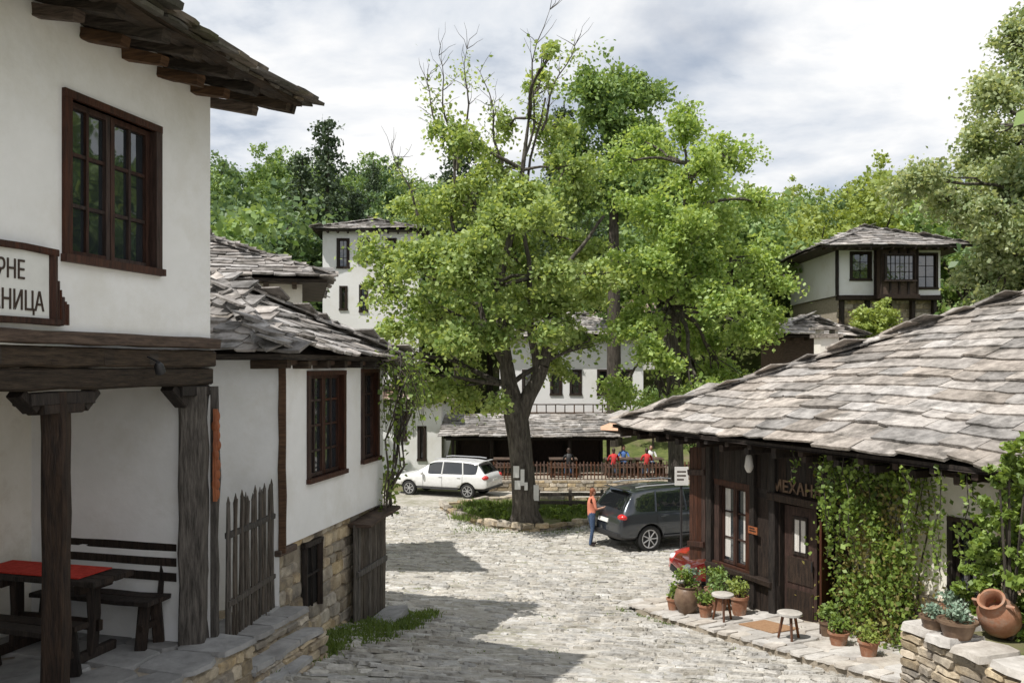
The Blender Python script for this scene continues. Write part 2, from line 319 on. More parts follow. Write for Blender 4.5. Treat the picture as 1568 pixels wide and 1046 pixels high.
# ---------------------------------------------------------------- ground
def sheet(name,xs,ys,off,mat,mask=None):
    X,Y=np.meshgrid(xs,ys); Z=gz(X,Y)+off; V=np.stack([X,Y,Z],-1).reshape(-1,3); nx=len(xs)
    fs=[]
    for j in range(len(ys)-1):
        for i in range(nx-1):
            if mask is None or mask((xs[i]+xs[i+1])/2,(ys[j]+ys[j+1])/2): fs.append((j*nx+i,j*nx+i+1,(j+1)*nx+i+1,(j+1)*nx+i))
    me=bpy.data.meshes.new(name); me.from_pydata(V.tolist(),[],fs); me.materials.append(mat)
    for p in me.polygons: p.use_smooth=True
    return link(bpy.data.objects.new(name,me))
xs=np.concatenate([np.arange(-600,-30,20),np.arange(-30,30,1.0),np.arange(30,601,20)]); ys=np.concatenate([np.arange(-60,-5,5),np.arange(-5,45,.5),np.arange(45,120,3),np.arange(120,900,30)])
sheet('ground',xs,ys,0,M_ground)
sheet('street',np.arange(-9,16.1,.5),np.arange(-4,35.1,.5),.04,M_street)
# cobbles
cb=MB(); y=8.2
while y<31:
    rowh=U(.09,.22); x0=-2.75+.212*(y-10)-.1 if y<13.4 else -6
    x1=min(9.57-.449*y+1.0,7) if y<17 else 9
    x=max(x0,-.5*y)+U(-.2,0)
    while x<min(x1,.42*y):
        w=U(.12,.42)
        if U(0,1)<.9:
            zz=G(x+w/2,y+rowh/2)+.03; sx=(G(x+w,y)-G(x,y))/w; sy=(G(x,y+rowh)-G(x,y))/rowh
            jy=.09*math.sin(x*1.3+y*.4)+.04*math.sin(x*3.7+y*2)
            sx+=U(-.04,.04); sy+=U(-.07,.07)
            o=Vector((x+.008,y+jy+U(-.02,.02)+.008,zz-sx*w/2-sy*rowh/2)); cb.pillow(o,Vector((w-.018,U(-.03,.03),sx*w)),Vector((U(-.03,.03),rowh-.018,sy*rowh)),Vector((0,0,1)),U(.016,.045),0,j=.028,ins=.26)
        x+=w
    y+=rowh
cb.build('cobblestones',[M_cob])
# ---------------------------------------------------------------- HOUSE 1 (near left)
H1=grp('old_white_house'); A=Fr((-2.95,8.3),(-.266,-.964),(.964,-.266))
w=MB(); wu0,wu1,wz0,wz1=.76,1.85,.86,2.07
w.wall(A,0,6.5,.27,2.86,[(wu0,wu1,wz0,wz1)])
Aend=Fr(A.p(0,0,0),-A.n,-A.u); w.wall(Aend,0,4,-2.65,2.86)
Anear=Fr(A.p(6.5,0,0),-A.n,A.u); w.wall(Anear,0,4,-2.65,2.86)
w.build('walls_upper',[M_plaster],H1)
w=MB(); w.box(A,.03,.2,-1.95,-.2,-2.66,.05); w.build('porch_side_wall',[M_plaster],H1)
w=MB(); w.box(A,0.02,6.4,-2.1,-1.95,-2.66,.05); w.build('porch_back_wall',[M_plaster2],H1)
window(A,wu0,wu1,wz0,wz1,H1,cols=2,rows=3,leafs=2,mat=M_brown,case=.06)
w=MB(); # timber
w.beam(A.p(-.05,.0,.215),A.p(6.5,.0,.215),.16,.1,0)
w.beam(A.p(-.04,-.06,.07),A.p(6.5,-.06,.07),.18,.16,1)
w.beam(A.p(-.03,-.1,-.1),A.p(6.5,-.1,-.1),.22,.17,1)
for t in np.arange(.3,6.4,.55): w.beam(A.p(t,-2,.04),A.p(t,.03,.07),.11,.13,1)
w.box(A,0.01,6.4,-1.94,-.2,.1,.13,1)
w.build('porch_beams',[M_brownh,M_woodh],H1)
w=MB()
def bracket(u,n=-.1,m=0):
    w.beam(A.p(u-.32,n,-.25),A.p(u+.32,n,-.25),.18,.1,m); w.beam(A.p(u-.2,n,-.33),A.p(u+.2,n,-.33),.17,.08,m)
    w.beam(A.p(u-.38,n,-.2),A.p(u-.24,n,-.33),.14,.08,m); w.beam(A.p(u+.38,n,-.2),A.p(u+.24,n,-.33),.14,.08,m)
w.beam(A.p(.12,-.1,-2.72),A.p(.12,-.1,-.2),.24,.24,1,jit=.018); 
w.beam(A.p(-.06,-.04,-2.9),A.p(-.06,-.04,-.2),.12,.16,1,jit=.018)
w.beam(A.p(1.82,-.1,-2.72),A.p(1.82,-.1,-.2),.17,.17,0,jit=.016); bracket(1.82)
w.beam(A.p(.42,-.1,-.24),A.p(.0,-.1,-.24),.2,.1,0); w.beam(A.p(.5,-.1,-.2),A.p(.3,-.1,-.36),.14,.08,0)
w.beam(A.p(3.9,-.1,-2.72),A.p(3.9,-.1,-.2),.2,.2,0); bracket(3.9)
w.build('porch_posts',[M_wood,M_grey],H1)
w=MB()
for i in range(9): w.ell(A.p(-.02+.012*math.sin(i*2),.055,-1.25+i*.095),(.035+.008*(i%2),.025,.06))
w.beam(A.p(-.02,.04,-1.32),A.p(-.02,.04,-.42),.075,.035,jit=.014); w.build('carved_plank',[M_orange],H1,smooth=40)
w=MB(); pp=A.p(.95,.16,-.02); w.lathe([(.02,.06),(.04,.03),(.045,-.04),(.035,-.05)],pp,12,0,Matrix.Rotation(.6,3,'X')); w.tube([pp+Vector((0,0,.05)),A.p(.95,.04,.08)],[.008,.008],5,0); w.build('porch_spotlight',[M_iron],H1,smooth=40)
# roof
tp=math.tan(math.radians(15)); cp=math.cos(math.radians(15)); sp=math.sin(math.radians(15))
eN=.80; zE=2.60; uE=-.3
def rz(n): return zE+(eN-n)*tp
w=MB()
q=[A.p(uE,eN-.03,rz(eN)),A.p(7,eN-.03,rz(eN)),A.p(7,-2.3,rz(-2.3)),A.p(uE,-2.3,rz(-2.3))]; w.hexa(q+[x+Vector((0,0,.03)) for x in q])
q=[A.p(uE,-2.3,rz(-2.3)),A.p(7,-2.3,rz(-2.3)),A.p(7,-5,2.7),A.p(uE,-5,2.7)]; w.hexa(q+[x+Vector((0,0,.03)) for x in q])
for t in list(np.arange(uE+.08,7,.46)):
    n0=eN-U(.04,.14); w.beam(A.p(t,n0,rz(n0)-.07),A.p(t,-.3,rz(-.3)-.07),.1,.1,0,jit=.02)
    n0=U(.36,.5); w.beam(A.p(t+.02,n0,rz(n0)-.18),A.p(t+.02,-.2,rz(-.2)-.2),.1,.09,1,jit=.02)
for nn in (.1,.26,.43,.6,.74):
    w.beam(A.p(uE-.04,nn,rz(nn)-.012),A.p(7,nn,rz(nn)-.012),.13,.035,0,jit=.03)
w.beam(A.p(uE,eN-.05,rz(eN)-.05),A.p(uE,-1,rz(-1)-.05),.06,.12,0)
w.build('roof_timbers',[M_woodh,M_brownh],H1)
w=MB(); up=Vector((0,0,1))
slates(w,A.p(uE-.03,eN+.04,rz(eN)+.05),A.u,-A.n*cp+up*sp,7.5,3.3,lambda x,y:True,course=.26,wid=(.25,.6),th=(.025,.05),k=3)
slates(w,A.p(uE-.03,eN+.02,rz(eN)+.02),A.u,-A.n*cp+up*sp,7.5,.5,lambda x,y:y<.3,course=.3,wid=(.2,.5),th=(.02,.035),k=3)
slates(w,A.p(uE-.03,eN-.02,rz(eN)-.01),A.u,-A.n*cp+up*sp,7.5,.5,lambda x,y:y<.3,course=.3,wid=(.15,.4),th=(.015,.03),k=3)
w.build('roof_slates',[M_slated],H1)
# sign
S1=grp('hanging_sign'); w=MB(); w.box(A,2.05,3.4,.035,.06,.35,.83,0); 
w.beam(A.p(1.99,.07,.85),A.p(3.5,.07,.85),.05,.05,1); w.beam(A.p(1.95,.07,.33),A.p(3.5,.07,.33),.05,.05,1); w.beam(A.p(2.02,.07,.33),A.p(2.02,.07,.85),.05,.05,1)
for i in range(6): w.beam(A.p(1.99-.022*i,.06,.31),A.p(1.99-.022*i,.06,.72-.09*i+.008*i*i),.03,.026,1,jit=.004)
w.build('board',[M_paper,M_brown],S1)
text('СУВЕНИРНЕ',A,2.27,.62,.062,.19,M_ink,S1,flip=True,align='RIGHT',sx=.66,off=0); text('СЪРМАНИЦА',A,2.1,.40,.062,.2,M_ink,S1,flip=True,align='RIGHT',sx=.66,off=0)
# terrace
w=MB(); w.box(A,-.12,6.5,-2,.38,-3.9,-2.69,1); stonewall(w,A,-.12,6.5,-3.7,-2.72,n=.38,m=0)
Bf=Fr(A.p(-.12,.38,0),-A.n,-A.u); stonewall(w,Bf,0,1.0,-3.7,-2.72)
t=-.14
while t<6.4:
    d=U(.4,.8); n=.42
    while n>-1.9:
        e=U(.4,.7); w.pillow(A.p(t,n,-2.69),A.u*(d-.015),-A.n*(e-.015),up,.04,2,j=.04,ins=.05); n-=e
    t+=d
w.build('stone_terrace',[M_stone,M_mortar,M_flag])
# stepped stones between terrace and house 2
w=MB()
w.box(A,-1.75,-.13,-.6,.10,-3.9,-2.87,1); w.box(A,-1.65,-.13,.10,.34,-3.9,-3.05,1); w.box(A,-1.1,-.13,.34,.5,-3.9,-3.2,1)
def slabrow(u0,u1,n0,n1,z):
    t=u0
    while t<u1-.05: d=min(U(.3,.6),u1-t); w.pillow(A.p(t+d,n1,z),-A.u*(d-.01),-A.n*(n1-n0),up,.05,0,j=.03,ins=.06); t+=d
slabrow(-1.75,-.13,-.6,-.2,-2.87); slabrow(-1.75,-.13,-.22,.14,-2.865); slabrow(-1.65,-.13,.08,.38,-3.05); slabrow(-1.1,-.13,.32,.54,-3.2)
Sf=Fr(A.p(-1.7,0,0),A.u,A.n); stonewall(w,Sf,0,1.55,-3.05,-2.87,n=.10,m=2,hh=(.07,.1)); stonewall(w,Sf,0,1.55,-3.7,-3.05,n=.34,m=2,hh=(.08,.14)); stonewall(w,Sf,.6,1.55,-3.7,-3.2,n=.5,m=2,hh=(.08,.14))
w.build('stone_steps',[M_flag,M_mortar,M_stone])
# picket fence
w=MB(); f0=Vector((-2.93,8.72,0)); f1=Vector((-2.79,9.93,0)); n=16
for i in range(n+1):
    p=f0.lerp(f1,i/n); zt=-1.42+U(-.06,.06); q=p+Vector((U(-.03,.03),U(-.015,.015),0))
    w.beam(p+up*-2.86,q+up*zt,.045,.025,0,jit=.007,up=Vector((1,0,0))); w.tube([q+up*(zt-.02),q+up*(zt+.06)],[.022,.003],4,0)
w.beam(f0+up*-1.75,f1+up*-1.75,.05,.06,0); w.beam(f0+up*-2.45,f1+up*-2.45,.05,.06,0)
w.build('picket_fence',[M_grey])
# table and benches
def bench(name,O,u,L,back=True):
    fr=Fr(O,u,(-u[1],u[0])) ; z=-2.65; w=MB()
    w.beam(fr.p(0,0,z+.44),fr.p(L,0,z+.44),.16,.045); w.beam(fr.p(0,.18,z+.44),fr.p(L,.18,z+.44),.16,.045)
    for t in (.12,L-.12):
        w.beam(fr.p(t,-.03,z),fr.p(t,.03,z+.42),.06,.1); w.beam(fr.p(t,.24,z),fr.p(t,.18,z+.42),.06,.1); w.beam(fr.p(t,-.04,z+.2),fr.p(t,.22,z+.2),.05,.06)
        if back: w.beam(fr.p(t,.25,z+.4),fr.p(t,.34,z+.95),.06,.05,jit=.003)
    if back:
        for h in (.62,.76,.9): w.beam(fr.p(-.05,.26+.06*(h-.5),z+h),fr.p(L+.05,.26+.06*(h-.5),z+h),.03,.08,jit=.003)
    w.build(name,[M_wood])
u_=(.964,-.266)
bench('wooden_bench',(-4.65,8.28),u_,1.35)
bench('wooden_bench',(-4.75,7.3),u_,1.1,back=False)
T1=grp('wooden_table'); fr=Fr((-4.95,7.85),u_,(.266,.964)); w=MB(); z=-2.65
for i in range(4): w.beam(fr.p(0,i*.13,z+.73),fr.p(1.35,i*.13,z+.73),.125,.05,jit=.003)
for t in (.25,1.12):
    w.beam(fr.p(t,.2,z+.05),fr.p(t,.2,z+.7),.2,.06,jit=.02); w.beam(fr.p(t,-.05,z+.04),fr.p(t,.45,z+.04),.07,.08); w.beam(fr.p(t,.0,z+.66),fr.p(t,.4,z+.66),.07,.08)
w.beam(fr.p(.2,.2,z+.3),fr.p(1.2,.2,z+.3),.05,.1); w.build('table_frame',[M_wood],T1)
w=MB(); w.box(fr,0.0,1.15,-.02,.4,z+.762,z+.772); w.build('tablecloth',[M_cloth],T1)
# ---------------------------------------------------------------- HOUSE 2
H2=grp('stone_base_white_house'); B=Fr((-2.74,10),(.2074,.978),(.978,-.2074)); E2=3.42
ops=[(.74,1.9,-1.43,-.12),(2.53,3.2,-1.38,-.1)]
w=MB(); w.wall(B,0,E2,-2.15,.12,ops)
Bs=Fr(B.p(0,0,0),-B.n,-B.u); w.wall(Bs,0,4.5,-3.6,.12); Be=Fr(B.p(E2,0,0),-B.n,B.u); w.wall(Be,0,4.5,-4.4,.12)
w.add([B.p(0,0,-2.15),B.p(E2,0,-2.15),B.p(E2,-.1,-2.15),B.p(0,-.1,-2.15)],[(0,1,2,3)])
w.build('walls',[M_plaster],H2)
window(B,*ops[0],H2,cols=2,rows=4,leafs=2,case=.06,curt=False); window(B,*ops[1],H2,cols=2,rows=4,leafs=1,case=.06)
w=MB(); w.box(B,.0,E2,-.4,-.13,-4.4,-2.16,1); so=[(.88,1.27,-3.1,-2.35)]
stonewall(w,B,0,E2,-4.2,-2.17,n=-.13,ops=so); stonewall(w,Bs,.0,1.2,-3.9,-2.9,n=.0)
w.build('stone_base',[M_stone,M_mortar],H2)
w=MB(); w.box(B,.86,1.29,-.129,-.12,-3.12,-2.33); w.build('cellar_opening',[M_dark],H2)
w=MB(); w.beam(B.p(.84,-.08,-3.15),B.p(.84,-.08,-2.3),.07,.07); w.beam(B.p(1.3,-.08,-3.15),B.p(1.3,-.08,-2.3),.07,.07); w.beam(B.p(.8,-.08,-2.3),B.p(1.34,-.08,-2.3),.07,.07)
w.beam(B.p(1.07,-.09,-3.12),B.p(1.07,-.09,-2.33),.03,.03); w.beam(B.p(.84,-.09,-2.7),B.p(1.3,-.09,-2.7),.03,.03)
w.beam(B.p(.03,.02,-2.2),B.p(.03,.02,.12),.1,.09,1); w.beam(B.p(-.05,.02,.07),B.p(E2,.02,.07),.1,.12,1); w.beam(B.p(-.04,0,-2.2),B.p(.35,0.02,-2.2),.08,.07,1)
w.build('trim',[M_wood,M_brownh],H2)
w=MB()
t=2.25
while t<3.45:
    pw=U(.09,.14); w.beam(B.p(t,.02,-3.95),B.p(t,.03,-2.3+U(-.03,.03)),pw*.95,.03,0,up=B.n); t+=pw
w.beam(B.p(2.2,.1,-2.28),B.p(3.5,.1,-2.22),.34,.05,1); w.beam(B.p(2.25,.06,-3.0),B.p(3.4,.06,-3.0),.04,.08,0)
w.build('plank_store',[M_grey,M_brownh],H2)
hip_roof('r',H2,B,-.42,3.58,.24,5.0,.17,28,M_slate,course=.24,wid=(.25,.6),th=(.02,.045),k=1)
w=MB(); w.pillow(B.p(2.1,.05,-3.86),B.u*1.3,B.n*.45,up,.12,0,j=.02,ins=.06); w.build('stone_doorstep',[M_flag])
# ---------------------------------------------------------------- generic houses
def simple_house(name,px0,px1,Y,yaw,zt,zb,depth,wins,over=.7,pitch=24,wall=M_plasterd,smat=M_slate,course=.4,wid=(.4,.9),lower=None,wcols=2,wrows=3,swins=(),O=None,L=None):
    H=grp(name); a=math.radians(yaw); O=O or (PX(px0,Y),Y); u=(math.cos(a),math.sin(a)); n=(math.sin(a),-math.cos(a)); f=Fr(O,u,n)
    L=L or (PX(px1,Y)-PX(px0,Y))/max(.5,math.cos(a)); w=MB()
    ops=[(o[0],o[1],o[2],o[3]) for o in wins]; zl=lower if lower is not None else zb
    w.wall(f,0,L,zl,zt,[o for o in ops if o[2]>=zl])
    s1=Fr(f.p(0,0,0),-f.n,-f.u); s2=Fr(f.p(L,0,0),-f.n,f.u); s3=Fr(f.p(0,-depth,0),f.u,-f.n)
    w.wall(s1,0,depth,zl,zt); w.wall(s2,0,depth,zl,zt,list(swins)); w.wall(s3,0,L,zl,zt)
    w.build('walls',[wall],H)
    for o in wins: window(f,*o,H,cols=wcols,rows=wrows,mat=M_wood,case=.1,inset=.1,proud=.03)
    for o in swins: window(s2,*o,H,cols=wcols,rows=wrows,mat=M_wood,case=.1)
    if lower is not None:
        w=MB(); w.box(f,.15,L-.15,-depth,-.35,zb,zl,1); stonewall(w,f,.15,L-.15,zb,zl,n=-.35,hh=(.15,.35),ww=(.3,.8)); w.build('stone_storey',[M_stone,M_mortar],H)
    hip_roof('r',H,f,-over,L+over,over,depth+2*over,zt+.03,pitch,smat,course=course,wid=wid,th=(.025,.05),k=U(0,6))
    return H,f,L
ya=math.radians(14); Lh=6.5; Oh=(-4.25-Lh*math.cos(ya),17.2-Lh*math.sin(ya))
simple_house('slate_roof_house',0,0,17.2,14,1.72,-4.6,4.2,[(5.2,5.8,.1,1.2)],over=.5,pitch=23,wall=M_plaster2,course=.26,wid=(.3,.7),O=Oh,L=Lh)
Y=47; q=lambda px,Y,p0:PX(px,Y)-PX(p0,Y)
simple_house('hillside_white_house',494,640,Y,4,PZ(352,Y),-3,6,[(q(516,Y,494),q(534,Y,494),PZ(408,Y),PZ(367,Y)),(q(548,Y,494),q(565,Y,494),PZ(400,Y),PZ(366,Y)),(q(520,Y,494),q(531,Y,494),PZ(472,Y),PZ(440,Y)),(q(550,Y,494),q(562,Y,494),PZ(475,Y),PZ(438,Y)),(q(590,Y,494),q(606,Y,494),PZ(402,Y),PZ(366,Y))],over=.5,pitch=18)
Y=46
GH,f,L=simple_house('white_guest_house',765,985,Y,0,PZ(515,Y),-5.3,6,[(q(a,Y,765),q(a+17,Y,765),PZ(602,Y),PZ(568,Y)) for a in (800,843,873,915,950)],over=.6,pitch=20)
w=MB(); w.beam(f.p(0,.35,PZ(632,Y)),f.p(L,.35,PZ(632,Y)),.7,.12); w.beam(f.p(0,.68,PZ(618,Y)),f.p(L,.68,PZ(618,Y)),.06,.06)
for t in np.arange(0,L+.1,.5): w.beam(f.p(t,.68,PZ(632,Y)),f.p(t,.68,PZ(618,Y)),.05,.05)
w.build('balcony',[M_brownh],GH)
Y=56
simple_house('brown_roof_house',845,1000,Y,-5,PZ(486,Y),-3,6,[(1,1.8,PZ(530,Y),PZ(505,Y))],over=.8,pitch=32,smat=M_slateb)
Y=39
simple_house('street_side_white_house',560,676,Y,0,PZ(612,Y),-5.3,6,[(q(604,Y,560),q(622,Y,560),PZ(672,Y),PZ(632,Y)),(q(640,Y,560),q(652,Y,560),PZ(702,Y),PZ(655,Y))],over=.45,pitch=20,smat=M_slateb)
Y=33
simple_house('stone_hut',1200,1300,Y,0,PZ(514,Y),-5,3.0,[],over=.5,pitch=24,wall=M_brownh)
# right hillside house
Y=43; z1=PZ(381,Y); z0=PZ(452,Y)
HR,f,L=simple_house('timber_bay_house',1282,1440,Y,0,z1,-3.5,7.2,[(q(1302,Y,1282),q(1334,Y,1282),PZ(427,Y),PZ(388,Y)),(q(1402,Y,1282),q(1440,Y,1282)-.15,PZ(440,Y),PZ(390,Y))],over=1.25,pitch=21,lower=z0)
w=MB(); a,b=q(1341,Y,1282),q(1396,Y,1282)
w.box(f,a,b,.02,.6,z0,z1-.1,0); w.box(f,a-.1,b+.1,0.01,.7,z0-.2,z0,1); 
for t in np.linspace(a,b,5): w.beam(f.p(t,.62,z0),f.p(t,.62,z1-.1),.1,.08,1)
for t in (.3,1.6,2.7,3.9,5.0): w.beam(f.p(t,-.2,-3.5),f.p(t,-.2,z0-.1),.22,.22,1)
w.beam(f.p(0,-.05,z0-.12),f.p(L,-.05,z0-.12),.35,.25,1); w.beam(f.p(-.02,.03,z0),f.p(-.02,.03,z1),.14,.14,1); w.beam(f.p(q(1340,Y,1282),.03,z0),f.p(q(1340,Y,1282),.03,z1),.14,.14,1)
w.build('bay',[M_brownh,M_wood],HR)
window(Fr(f.p(0,.6,0),f.u,f.n),a+.15,b-.15,z0+.7,z1-.4,HR,n=.16,cols=6,rows=3,mat=M_wood,name='bay_window')
# ---------------------------------------------------------------- TAVERN
TV=grp('stone_roof_tavern'); T=Fr((3.54,15.15),(.41,-.912),(-.912,-.41))
op=[(.18,1.08,-3.42,-2.08),(1.78,2.95,-4.2,-2.15),(4.85,5.32,-2.85,-1.95)]
w=MB(); w.wall(T,0,3.2,-4.5,-1.15,op[:2],m=0); w.wall(T,3.2,15,-4.6,-1.15,op[2:],m=1,depth=.25)
s1=Fr(T.p(0,0,0),-T.n,-T.u); w.wall(s1,0,9,-5.2,-1.15,m=1); s2=Fr(T.p(15,0,0),-T.n,T.u); w.wall(s2,0,9,-4.2,-1.15,m=1)
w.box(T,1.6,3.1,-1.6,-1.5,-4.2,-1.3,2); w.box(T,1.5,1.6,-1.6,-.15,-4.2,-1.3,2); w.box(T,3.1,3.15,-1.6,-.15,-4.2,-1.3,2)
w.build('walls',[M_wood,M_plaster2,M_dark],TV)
w=MB(); stonewall(w,T,3.25,9,-4.4,-2.95,n=.0); stonewall(w,T,5.5,9,-2.95,-1.4,n=0); w.build('stone_facing',[M_stone],TV)
w=MB()
t=0.0
while t<3.2:
    pw=U(.12,.18)
    for (a,b) in ((-4.3,-3.5),(-2.0,-1.2)):
        if not(1.65<t<3.0 and a<-3): w.beam(T.p(t+pw/2,.012,a),T.p(t+pw/2,.012,b),pw*.96,.03,0,jit=.003,up=T.n)
    t+=pw
for (t,wd) in ((.04,.14),(1.2,.12),(1.68,.14),(3.05,.16),(3.2,.14)): w.beam(T.p(t,.04,-4.2),T.p(t,.04,-1.2),wd,.1,0,up=T.n)
w.beam(T.p(1.6,.07,-2.08),T.p(3.12,.07,-2.08),.1,.12,0); w.beam(T.p(0,.06,-3.5),T.p(1.7,.06,-3.5),.14,.09,0); w.beam(T.p(-.1,.1,-1.3),T.p(9,.1,-1.3),.16,.16,0)
for t in np.arange(-2.0,9,.62): w.beam(T.p(t,-.1,-1.32),T.p(t,.62,-1.34),.1,.1,0)
w.build('timber_front',[M_wood],TV)
window(T,*op[0],TV,cols=1,rows=3,leafs=2,mat=M_brown,case=.1,curt=True); window(T,*op[2],TV,cols=2,rows=2,leafs=1,mat=M_wood,case=.06)
w=MB(); Dl=T.p(1.82,-.1,0); ddir=(T.u*1.0-T.n*.12).normalized(); df=Fr(Dl,ddir,ddir.cross(up)); 
if df.n.dot(T.n)<0: df=Fr(Dl,ddir,-df.n)
w.box(df,0,.62,0,.045,-4.05,-2.2,0)
w.box(df,.06,.56,.045,.06,-3.95,-3.5,1); w.box(df,.06,.56,.045,.06,-3.4,-3.0,1)
w.box(df,.16,.2,.045,.065,-2.95,-2.35,1); w.box(df,.42,.46,.045,.065,-2.95,-2.35,1); w.box(df,.2,.42,.045,.065,-2.95,-2.9,1); w.box(df,.2,.42,.045,.065,-2.4,-2.35,1)
w.box(df,.2,.42,.045,.05,-2.9,-2.4,2); w.box(df,.3,.32,.05,.062,-2.9,-2.4,1)
w.tube([df.p(.57,.1,-3.15),df.p(.57,.1,-3.0)],[.012,.012],6,3)
d2=Fr(T.p(2.93,.0,0),(T.n*1.0+T.u*.5)[:2],T.u); w.box(d2,0,.55,-.04,.0,-4.02,-2.2,0); w.box(d2,.08,.47,-.055,-.04,-3.9,-3.3,1)
w.build('doors',[M_brown,M_wood,M_curt,M_iron],TV)
w=MB(); w.box(T,1.75,2.98,-.2,.12,-4.2,-4.02); w.build('threshold',[M_pave],TV)
text('МЕХАНА',T,1.66,-1.98,.05,.25,M_gold,TV,name='mehana_letters')
hip_roof('r',TV,T,-2.24,16,.71,11.2,-1.12,24.3,M_slatel,course=.33,wid=(.35,1.1),th=(.022,.045),k=2,eave=.08,wood=M_wood)
w=MB()
q=[T.p(-.08,.02,-3.45),T.p(-.5,.06,-3.55),T.p(-.5,.06,-1.5),T.p(-.08,.02,-1.4)]
for i in range(4):
    a=q[0].lerp(q[1],i/4);b=q[0].lerp(q[1],(i+.93)/4);c=q[3].lerp(q[2],(i+.93)/4);d=q[3].lerp(q[2],i/4); w.hexa([a,b,c,d]+[x+T.n*.035 for x in (a,b,c,d)])
for h in (-3.2,-1.9): w.beam(q[0]+up*(h+3.45)+T.n*.05,q[1]+up*(h+3.5)+T.n*.05,.05,.1)
w.build('wooden_screen',[M_brown],TV)
# chimney
w=MB(); fc=Fr((6.1,16.5),(1,0),(0,1)); w.box(fc,-.17,.19,-.17,.17,-1.2,.55); w.box(fc,-.23,.25,-.23,.23,.55,.62,1)
for a in (-.15,.12): w.box(fc,a,a+.06,-.15,.15,.62,.7,0)
w.box(fc,-.25,.27,-.24,.24,.7,.75,1); w.build('chimney',[M_plaster2,M_slatel],TV)
# tavern pavement
w=MB()
for i in range(20):
    u0=-.6+i*.5;u1=u0+.5; 
    def zt(u): p=T.p(u,1.5,0); return G(p.x,p.y)+.17
    a,b=zt(u0),zt(u1); ex=1.5 if u0>-.2 else 1.2
    w.hexa([T.p(u0,-.3,a-.6),T.p(u1,-.3,b-.6),T.p(u1,ex,b-.6),T.p(u0,ex,a-.6),T.p(u0,-.3,a-.03),T.p(u1,-.3,b-.03),T.p(u1,ex,b-.03),T.p(u0,ex,a-.03)],1)
    s1_=U(.5,.75); s2_=U(1.1,1.3)
    for (n0,n1) in ((0.0,s1_),(s1_,s2_),(s2_,1.54)):
        k=1 if n1<1.5 else 2
        for j in range(k):
            aa=u0+.5*j/k; za=a+(b-a)*j/k
            w.pillow(T.p(aa,n0,za-.032),T.u*(.5/k-.01)+up*((b-a)/k),T.n*(n1-n0-.01),up,.035,0,j=.03,ins=.05)
w.build('pavement',[M_pave,M_mortar])
def pz(u,n): p=T.p(u,1.5,0); return G(p.x,p.y)+.17
# ---------------------------------------------------------------- lantern, small signs
w=MB(); p=T.p(1.42,.32,-1.62); w.lathe([(.02,.2),(.05,.16),(.06,.1),(.075,.0),(.06,-.05),(.03,-.1)],p,10,0); w.tube([p+up*.2,T.p(1.42,.2,-1.25)],[.008,.008],5,1); w.build('hanging_lantern',[M_curt,M_iron],smooth=40)
w=MB(); w.box(T,1.14,1.36,.09,.105,-2.76,-2.64,0); w.box(T,1.17,1.33,.105,.108,-2.72,-2.7,1); w.box(T,1.17,1.3,.105,.108,-2.68,-2.66,1); w.build('wooden_sign',[M_orange,M_wood])
w=MB(); Y=20; x=PX(1043,Y); gg=G(x,Y); w.tube([(x,Y,gg),(x,Y,PZ(715,Y))],[.03,.03],8,0); w.wb(x-.16,x+.16,Y-.06,Y-.035,PZ(742,Y),PZ(714,Y),1)
for i in range(3): w.wb(x-.11,x+.1-.05*(i==2),Y-.064,Y-.06,PZ(722+i*6,Y),PZ(720+i*6,Y),2)
w.build('information_sign',[M_iron,M_paper,M_ink])
# ---------------------------------------------------------------- potted plants
def fluff(c,r,n,size,flat=.7):
    d=rng.normal(size=(n,3)); d/=np.linalg.norm(d,axis=1)[:,None]; d*=(rng.uniform(0,1,(n,1))**.45)*r; d[:,2]*=flat
    return d+np.array(c),rng.uniform(.6,1.3,n)*size
def pot(name,pos,r,h,mat,leaf,lr,n=260,ls=.05,shape=0,flow=False,rise=.6):
    g=grp(name,pos); w=MB()
    if shape==0: pr=[(r*.68,0),(r*.8,h*.4),(r*.92,h*.85),(r*1.04,h*.85),(r*1.04,h),(r*.9,h),(r*.85,h*.9)]
    else: pr=[(r*.55,0),(r*.95,h*.35),(r,h*.55),(r*.85,h*.85),(r*.7,h*.93),(r*.8,h),(r*.66,h),(r*.6,h*.9)]
    w.lathe(pr,(0,0,0),20,0); w.build('pot',[mat],g,smooth=50)
    Cs=[];Ss=[]
    for i in range(7):
        a=U(0,6.28); C,S=fluff((math.cos(a)*lr*.5*U(.2,1),math.sin(a)*lr*.5*U(.2,1),h+lr*rise*U(.3,1.8)),lr*.55,n//7,ls); Cs.append(C);Ss.append(S)
    leaves('foliage',np.concatenate(Cs),np.concatenate(Ss),leaf,g)
    w=MB()
    for i in range(8): a=U(0,6.28); w.tube([(0,0,h*.85),(math.cos(a)*lr*.5,math.sin(a)*lr*.5,h+lr*U(.4,1.2))],[.006,.003],4)
    w.build('stems',[M_barkd],g)
for (u,n,r,h,mt,lf,lr,k,sh) in [(.52,1.15,.12,.2,M_terra,L_ivy,.2,240,0),(.5,.75,.18,.42,M_clayb,L_suc,.2,200,1),(.82,1.1,.21,.44,M_clayb,L_ivy,.24,300,1),(.95,.55,.16,.28,M_terra,L_mid,.28,350,0),(1.25,1.05,.12,.2,M_terra,L_ivy,.24,260,0),(1.4,.5,.15,.3,M_terra,L_yel,.26,260,0),(3.3,.5,.12,.22,M_clayb,L_ivy,.2,200,0),(.6,.4,.15,.3,M_terra,L_ivy,.3,300,0),(3.75,.75,.14,.18,M_terra,L_ivy,.2,220,0),(4.4,.9,.13,.2,M_terra,L_yel,.2,200,0)]:
    p=T.p(u,n,pz(u,n)); pot('potted_plant',p,r,h,mt,lf,lr,k,.055,sh)
